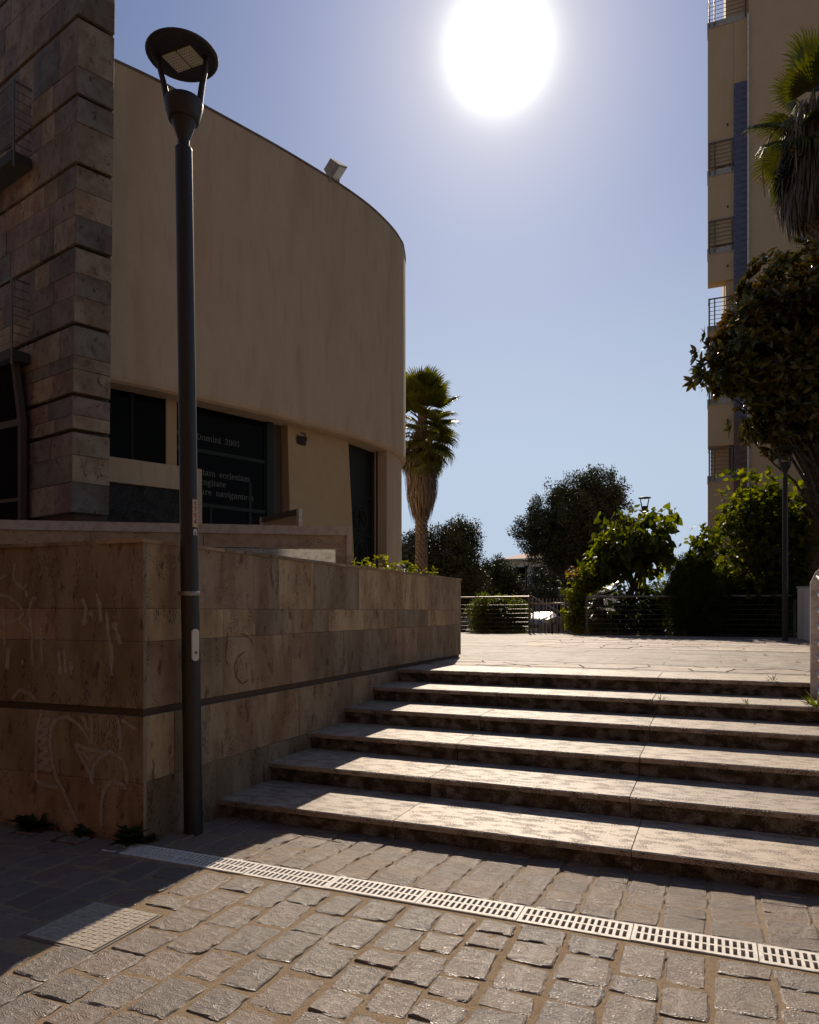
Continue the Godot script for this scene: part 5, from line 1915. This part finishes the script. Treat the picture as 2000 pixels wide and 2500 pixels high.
func plants() -> void:
	rng.seed = 101
	var oak := [Color(0.070, 0.076, 0.022), Color(0.052, 0.056, 0.018), Color(0.090, 0.090, 0.024), Color(0.062, 0.050, 0.022)]
	var c := P(-7.75, 7.35, 45.5)
	tree("oak_tree", "large dark rounded evergreen oak at the centre, behind the leafy young tree", "tree", P(-7.9, -0.1, 45.5), P(-7.7, 3.6, 45.5), 0.36, [[side(c, -0.2, -0.4, 0), Vector3(3.0, 2.7, 3.0)], [side(c, 1.0, 1.2, 0.3), Vector3(2.4, 1.95, 2.3)], [side(c, 3.1, -0.9, 0), Vector3(1.2, 0.9, 1.2)], [side(c, -2.4, -0.9, 0.4), Vector3(1.7, 1.5, 1.7)], [side(c, 2.2, -1.5, -0.2), Vector3(2.0, 1.8, 2.0)], [side(c, -1.1, -2.3, 0), Vector3(2.3, 1.3, 2.3)], [side(c, 0.9, -2.6, 0), Vector3(2.4, 1.5, 2.4)]], "small", "leaf_oak", 5200, 26, 0.32, 0.15, oak, 0.22, 0, "leaf", false, 0.0, "evergreen oaks beyond the plaza")
	c = P(-12.0, 4.2, 34.0)
	tree("oak_tree", "dark evergreen oak directly behind the tall skirted palm", "tree", P(-12.0, -0.1, 34.0), P(-11.9, 2.2, 34.0), 0.26, [[side(c, 0.0, 0.0, 0), Vector3(1.6, 1.9, 1.6)], [side(c, 0.5, 1.0, 0.3), Vector3(1.1, 1.1, 1.1)], [side(c, -1.6, 0.1, 0.3), Vector3(1.5, 1.5, 1.5)], [side(c, 0.4, -1.4, 0), Vector3(1.7, 1.3, 1.5)], [side(c, -0.6, -2.2, 0), Vector3(2.0, 1.2, 1.5)]], "small", "leaf_oak", 2600, 24, 0.28, 0.13, oak, 0.22, 0, "leaf", false, 0.0, "evergreen oaks beyond the plaza")
	c = P(-11.0, 3.2, 38.7)
	tree("oak_tree", "lower dark evergreen oak between the palm and the far house", "tree", P(-11.0, -0.1, 38.7), P(-11.0, 1.8, 38.7), 0.24, [[side(c, 0.0, 0.2, 0), Vector3(1.2, 1.2, 1.2)], [side(c, -0.9, -0.3, 0.3), Vector3(1.3, 1.2, 1.3)], [side(c, -0.3, -1.6, 0), Vector3(1.9, 1.2, 1.5)], [side(c, 0.9, -0.9, 0), Vector3(0.9, 0.9, 0.9)], [side(c, -1.8, -1.4, 0), Vector3(1.2, 1.2, 1.0)]], "small", "leaf_oak", 2300, 24, 0.26, 0.13, oak, 0.22, 0, "leaf", false, 0.0, "evergreen oaks beyond the plaza")
	c = P(-9.6, 1.9, 43.5)
	tree("garden_shrub", "round brownish shrub beneath the large oak", "shrub", P(-9.6, -0.1, 43.5), P(-9.6, 1.0, 43.5), 0.12, [[c, Vector3(1.9, 1.5, 1.6)], [side(c, 1.5, -0.5, 0), Vector3(1.3, 1.1, 1.2)]], "small", "leaf_oak", 800, 22, 0.25, 0.12, [Color(0.06, 0.055, 0.02), Color(0.075, 0.055, 0.03)], 0.3)
	for i in 5: # distant tree line
		c = P(-30.0 + i * 11.0, 3.4 + (i % 2) * 0.7, 88.0 + i * 3.0)
		if i > 1:
			c.x += 6.0
		tree("distant_tree", ["far tree at the left end of the tree line", "far tree left of the distant house", "far tree behind the large oak's trunk", "far tree behind the fig tree", "far tree at the right end of the tree line"][i], "tree", Vector3(c.x, -0.1, c.z), Vector3(c.x, 2.0, c.z), 0.3, [[c, Vector3(4.5, 3.2, 3.5)], [c + Vector3(3.5, -1.0, 0), Vector3(3.2, 2.4, 3.0)], [c + Vector3(-3.5, -0.8, 0), Vector3(3.2, 2.4, 3.0)]], "small", "leaf_oak", 700, 20, 0.5, 0.35, oak, 0.28, 0, "leaf", false, 0.0, "far trees on the skyline")
	# palms
	palm("tall skirted fan palm beside the church's rounded end", P(-9.68, 0.7, 24.13), 8.75, 0.21, [4.7, 7.7, 1.2, 0.62], 56, 0.86, 211, 0, 1.5)
	palm("tall fan palm with shaggy skirt rising above the magnolia at the right", P(2.5, 0.0, 21.75), 14.9, 0.25, [11.2, 14.6, 2.1, 1.3], 21, 1.05, 221, 7, 1.6, 0.55, 0.55)
	palm("low fan palm behind the right railing beside the purple flowers", P(-3.3, 0.2, 23.0), 1.95, 0.13, [0.8, 1.6, 0.5, 0.3], 26, 0.66, 231, 0, 0.5, 0.7, 0.6)
	palm("small hazy palm standing beyond the gate", P(-8.6, 0.0, 50.0), 3.4, 0.16, [1.6, 3.0, 0.7, 0.4], 26, 0.8, 241)
	# broad-leaved trees behind the railing
	rng.seed = 301
	var broad := [Color(0.165, 0.175, 0.030), Color(0.12, 0.135, 0.026), Color(0.21, 0.205, 0.03), Color(0.08, 0.095, 0.022)]
	c = P(-2.35, 3.45, 22.9)
	tree("catalpa_tree", "round young tree of large drooping heart shaped leaves behind the right railing", "tree", P(-2.2, 0.2, 22.8), P(-2.3, 2.9, 22.9), 0.055, [[c, Vector3(1.25, 1.0, 1.0)], [side(c, 0.5, 0.35, 0), Vector3(0.8, 0.8, 0.8)], [side(c, -0.5, -0.35, 0), Vector3(0.9, 0.85, 0.8)], [side(c, 0.75, -0.3, 0), Vector3(0.75, 0.7, 0.7)], [side(c, 0.8, 0.85, 0), Vector3(0.7, 0.42, 0.6)], [side(c, -0.1, 0.95, 0), Vector3(0.7, 0.4, 0.6)]], "heart", "leaf_broad", 300, 4, 0.22, 0.235, broad, 0.1, 290, "leaf", false, 1.1, "", 0.4)
	c = P(1.2, 3.6, 21.9)
	tree("fig_tree", "spreading fig tree with lobed leaves behind the plaza lamp", "tree", P(1.5, 0.2, 22.0), P(1.4, 2.6, 22.0), 0.09, [[side(c, 0.2, 0.0, 0), Vector3(1.6, 1.5, 1.3)], [side(c, -1.25, -0.35, 0), Vector3(0.9, 0.75, 0.9)], [side(c, -0.3, 0.8, 0), Vector3(1.0, 0.9, 0.9)], [side(c, 1.6, 0.1, 0.2), Vector3(1.4, 1.7, 1.3)], [side(c, 0.4, -1.4, -0.1), Vector3(1.6, 0.8, 1.0)], [side(c, 2.4, -0.5, -0.2), Vector3(1.0, 1.4, 1.0)], [side(c, 2.2, 1.0, 0.1), Vector3(1.0, 1.1, 0.9)]], "lobed", "leaf_broad", 1200, 5, 0.24, 0.20, [Color(0.25, 0.24, 0.034), Color(0.17, 0.175, 0.028), Color(0.11, 0.12, 0.022), Color(0.08, 0.09, 0.02)], 0.12, 290, "leaf", false, 0.35, "", 0.55)
	c = P(2.0, 8.0, 20.2)
	tree("magnolia_tree", "tall glossy dark magnolia in front of the apartment block", "tree", P(3.1, 0.2, 20.9), P(2.6, 5.6, 20.4), 0.13, [[side(c, 0.1, 0.1, 0.2), Vector3(1.9, 2.2, 1.8)], [side(c, -1.0, 0.0, 0), Vector3(1.35, 1.6, 1.2)], [side(c, -0.3, 1.3, 0), Vector3(1.4, 1.4, 1.2)], [side(c, -1.75, -0.45, 0), Vector3(1.0, 0.75, 0.8)], [side(c, 0.3, -1.6, 0), Vector3(1.7, 1.1, 1.2)], [side(c, 1.5, 0.6, 0.3), Vector3(1.6, 2.4, 1.6)], [side(c, -0.5, -1.9, 0), Vector3(1.2, 0.8, 1.0)], [side(c, -2.3, -0.6, 0), Vector3(0.6, 0.3, 0.4)], [side(c, -1.7, 0.6, 0), Vector3(0.7, 0.5, 0.5)], [side(c, 1.6, -2.9, 0.3), Vector3(1.0, 1.2, 0.8)], [side(c, 1.2, -2.2, 0), Vector3(1.4, 0.8, 1.0)]], "long", "leaf_magnolia", 2700, 9, 0.1, 0.245, [Color(0.12, 0.105, 0.018), Color(0.07, 0.072, 0.016), Color(0.14, 0.095, 0.020), Color(0.095, 0.10, 0.020)], 0.26, 300, "leaf", true, 0.0, "", 0.5)
	# hedges and shrubs
	rng.seed = 401
	c = P(-0.35, 1.75, 21.5)
	tree("conifer_hedge", "dense dark feathery conifer shrub pressed against the right railing", "shrub", P(-0.3, 0.4, 22.0), P(-0.3, 1.9, 22.0), 0.09, [[c, Vector3(0.95, 1.2, 0.75)], [side(c, 0.95, -0.1, 0.2), Vector3(1.0, 1.05, 0.6)], [side(c, -0.25, 0.55, 0.1), Vector3(0.6, 0.85, 0.55)], [side(c, 1.8, -0.3, 0.0), Vector3(0.9, 0.8, 0.7)]], "needle", "leaf_hedge", 4200, 16, 0.13, 0.17, [Color(0.085, 0.10, 0.016), Color(0.055, 0.07, 0.014), Color(0.12, 0.13, 0.018)], 0.12, 0, "leaf", false, 0.0, "", 0.35)
	c = P(-6.3, 1.36, 22.3)
	tree("clipped_hedge", "clipped glossy hedge behind the left railing", "hedge", P(-6.3, 0.5, 22.2), P(-6.3, 1.2, 22.2), 0.05, [[side(c, -0.45, 0.0, 0.1), Vector3(0.55, 0.72, 0.5)], [side(c, 0.1, 0.0, 0.0), Vector3(0.55, 0.70, 0.5)], [side(c, 0.6, -0.05, 0.1), Vector3(0.45, 0.68, 0.45)]], "long", "leaf_hedge", 1300, 10, 0.12, 0.09, [Color(0.17, 0.175, 0.024), Color(0.12, 0.13, 0.02), Color(0.08, 0.09, 0.016)], 0.1, 0, "leaf", false, 0.0, "", 0.35)
	c = P(-3.95, 1.9, 22.3)
	tree("flowering_shrub", "yellow green climbing shrub with purple flowers beside the gate post", "shrub", P(-3.6, 0.2, 22.7), P(-3.7, 1.8, 22.6), 0.05, [[side(c, 0.25, 0.35, 0.0), Vector3(0.45, 0.75, 0.45)], [side(c, 0.1, -0.5, 0.0), Vector3(0.4, 0.7, 0.4)], [side(c, 0.6, 0.6, 0.2), Vector3(0.5, 0.5, 0.5)]], "heart", "leaf_broad", 300, 8, 0.13, 0.085, [Color(0.30, 0.29, 0.035), Color(0.22, 0.22, 0.03)], 0.05)
	var fl := get_node("flowering_shrub") as Node3D
	multi(cloud([[side(c, -0.05, 0.75, -0.2), Vector3(0.3, 0.25, 0.25)]], 26, 4, 0.04, 0.06, [Color(0.20, 0.08, 0.42)], 0.0), leaf_mesh("heart"), M.leaf_broad, "blossoms", fl)
	c = P(-0.6, 1.35, 23.6)
	tree("dark_thicket", "dark thicket of leaves closing the view behind the right railing", "shrub", P(-0.6, 0.2, 23.8), P(-0.6, 1.5, 23.8), 0.08, [[side(c, -1.4, -0.1, 0.3), Vector3(1.3, 1.2, 0.7)], [side(c, 0.4, 0.1, 0.4), Vector3(1.3, 1.4, 0.8)], [side(c, 2.4, 0.5, 0.2), Vector3(1.6, 1.7, 0.8)]], "heart", "leaf_broad", 1100, 9, 0.22, 0.13, [Color(0.05, 0.06, 0.016), Color(0.035, 0.045, 0.014)], 0.0)
	# yellow green shrubs in the planter behind the low wall
	for i in 7:
		var w := 7.75 + i * 0.40 + rng.randf_range(-0.1, 0.1)
		c = P(-3.98 + rng.randf_range(-0.08, 0.05), 2.06 + rng.randf_range(-0.04, 0.07), w)
		tree("planter_shrub", ["sprig nearest the glass parapet end, in the wall planter", "second planter sprig from the parapet end", "third planter sprig from the parapet end", "middle planter sprig below the church column", "planter sprig just right of the church column", "planter sprig before the palm trunk", "planter sprig at the wall's far end"][i], "shrub", P(-3.98, 1.5, w), c - Vector3(0, 0.1, 0), 0.012, [[c, Vector3(0.17, 0.17, 0.17)]], "long", "leaf_broad", 10, 9, 0.05, 0.066, [Color(0.30, 0.27, 0.035), Color(0.22, 0.21, 0.03)], 0.0, 0, "leaf", true, 0.0, "yellow green sprigs in the wall planter")
	# weeds
	rng.seed = 501
	weed("fern_weed", "fern tuft growing at the foot of the wall corner", P(-3.56, 0.0, 3.70), 0.15, 34, "lobed", Color(0.05, 0.07, 0.015), "weeds at the wall foot")
	weed("fern_weed", "small fern at the wall foot below the graffiti arches", P(-3.98, 0.0, 3.70), 0.10, 22, "lobed", Color(0.045, 0.06, 0.015), "weeds at the wall foot")
	weed("fern_weed", "spreading fern patch along the wall foot at the left", P(-4.42, 0.0, 3.69), 0.16, 40, "lobed", Color(0.04, 0.055, 0.014), "weeds at the wall foot")
	weed("grass_tuft", "weed at the foot of the white stair railing", P(0.84, 0.685, 7.2), 0.17, 46, "needle", Color(0.13, 0.15, 0.03))
	weed("grass_tuft", "thin weed on the top step near the white railing", P(0.55, 0.83, 8.0), 0.11, 9, "needle", Color(0.11, 0.13, 0.03))
	weed("grass_tuft", "weed sprouting from the joint of the step below the plaza", P(-0.46, 0.68, 7.28), 0.07, 14, "needle", Color(0.12, 0.14, 0.03))
	weed("grass_tuft", "weed sprouting on the step edge nearer the white railing", P(0.27, 0.68, 7.26), 0.07, 14, "needle", Color(0.11, 0.13, 0.03))
	for i in 3:
		weed("plaza_weed", ["weed in the plaza slabs farthest from the steps", "weed in the plaza slabs nearest the white railing", "weed in the plaza slabs left of the other two"][i], P([0.75, 1.05, 0.42][i], 0.836, [12.4, 10.9, 11.1][i]), 0.05, 12, "needle", Color(0.10, 0.12, 0.03), "weeds between the plaza slabs")
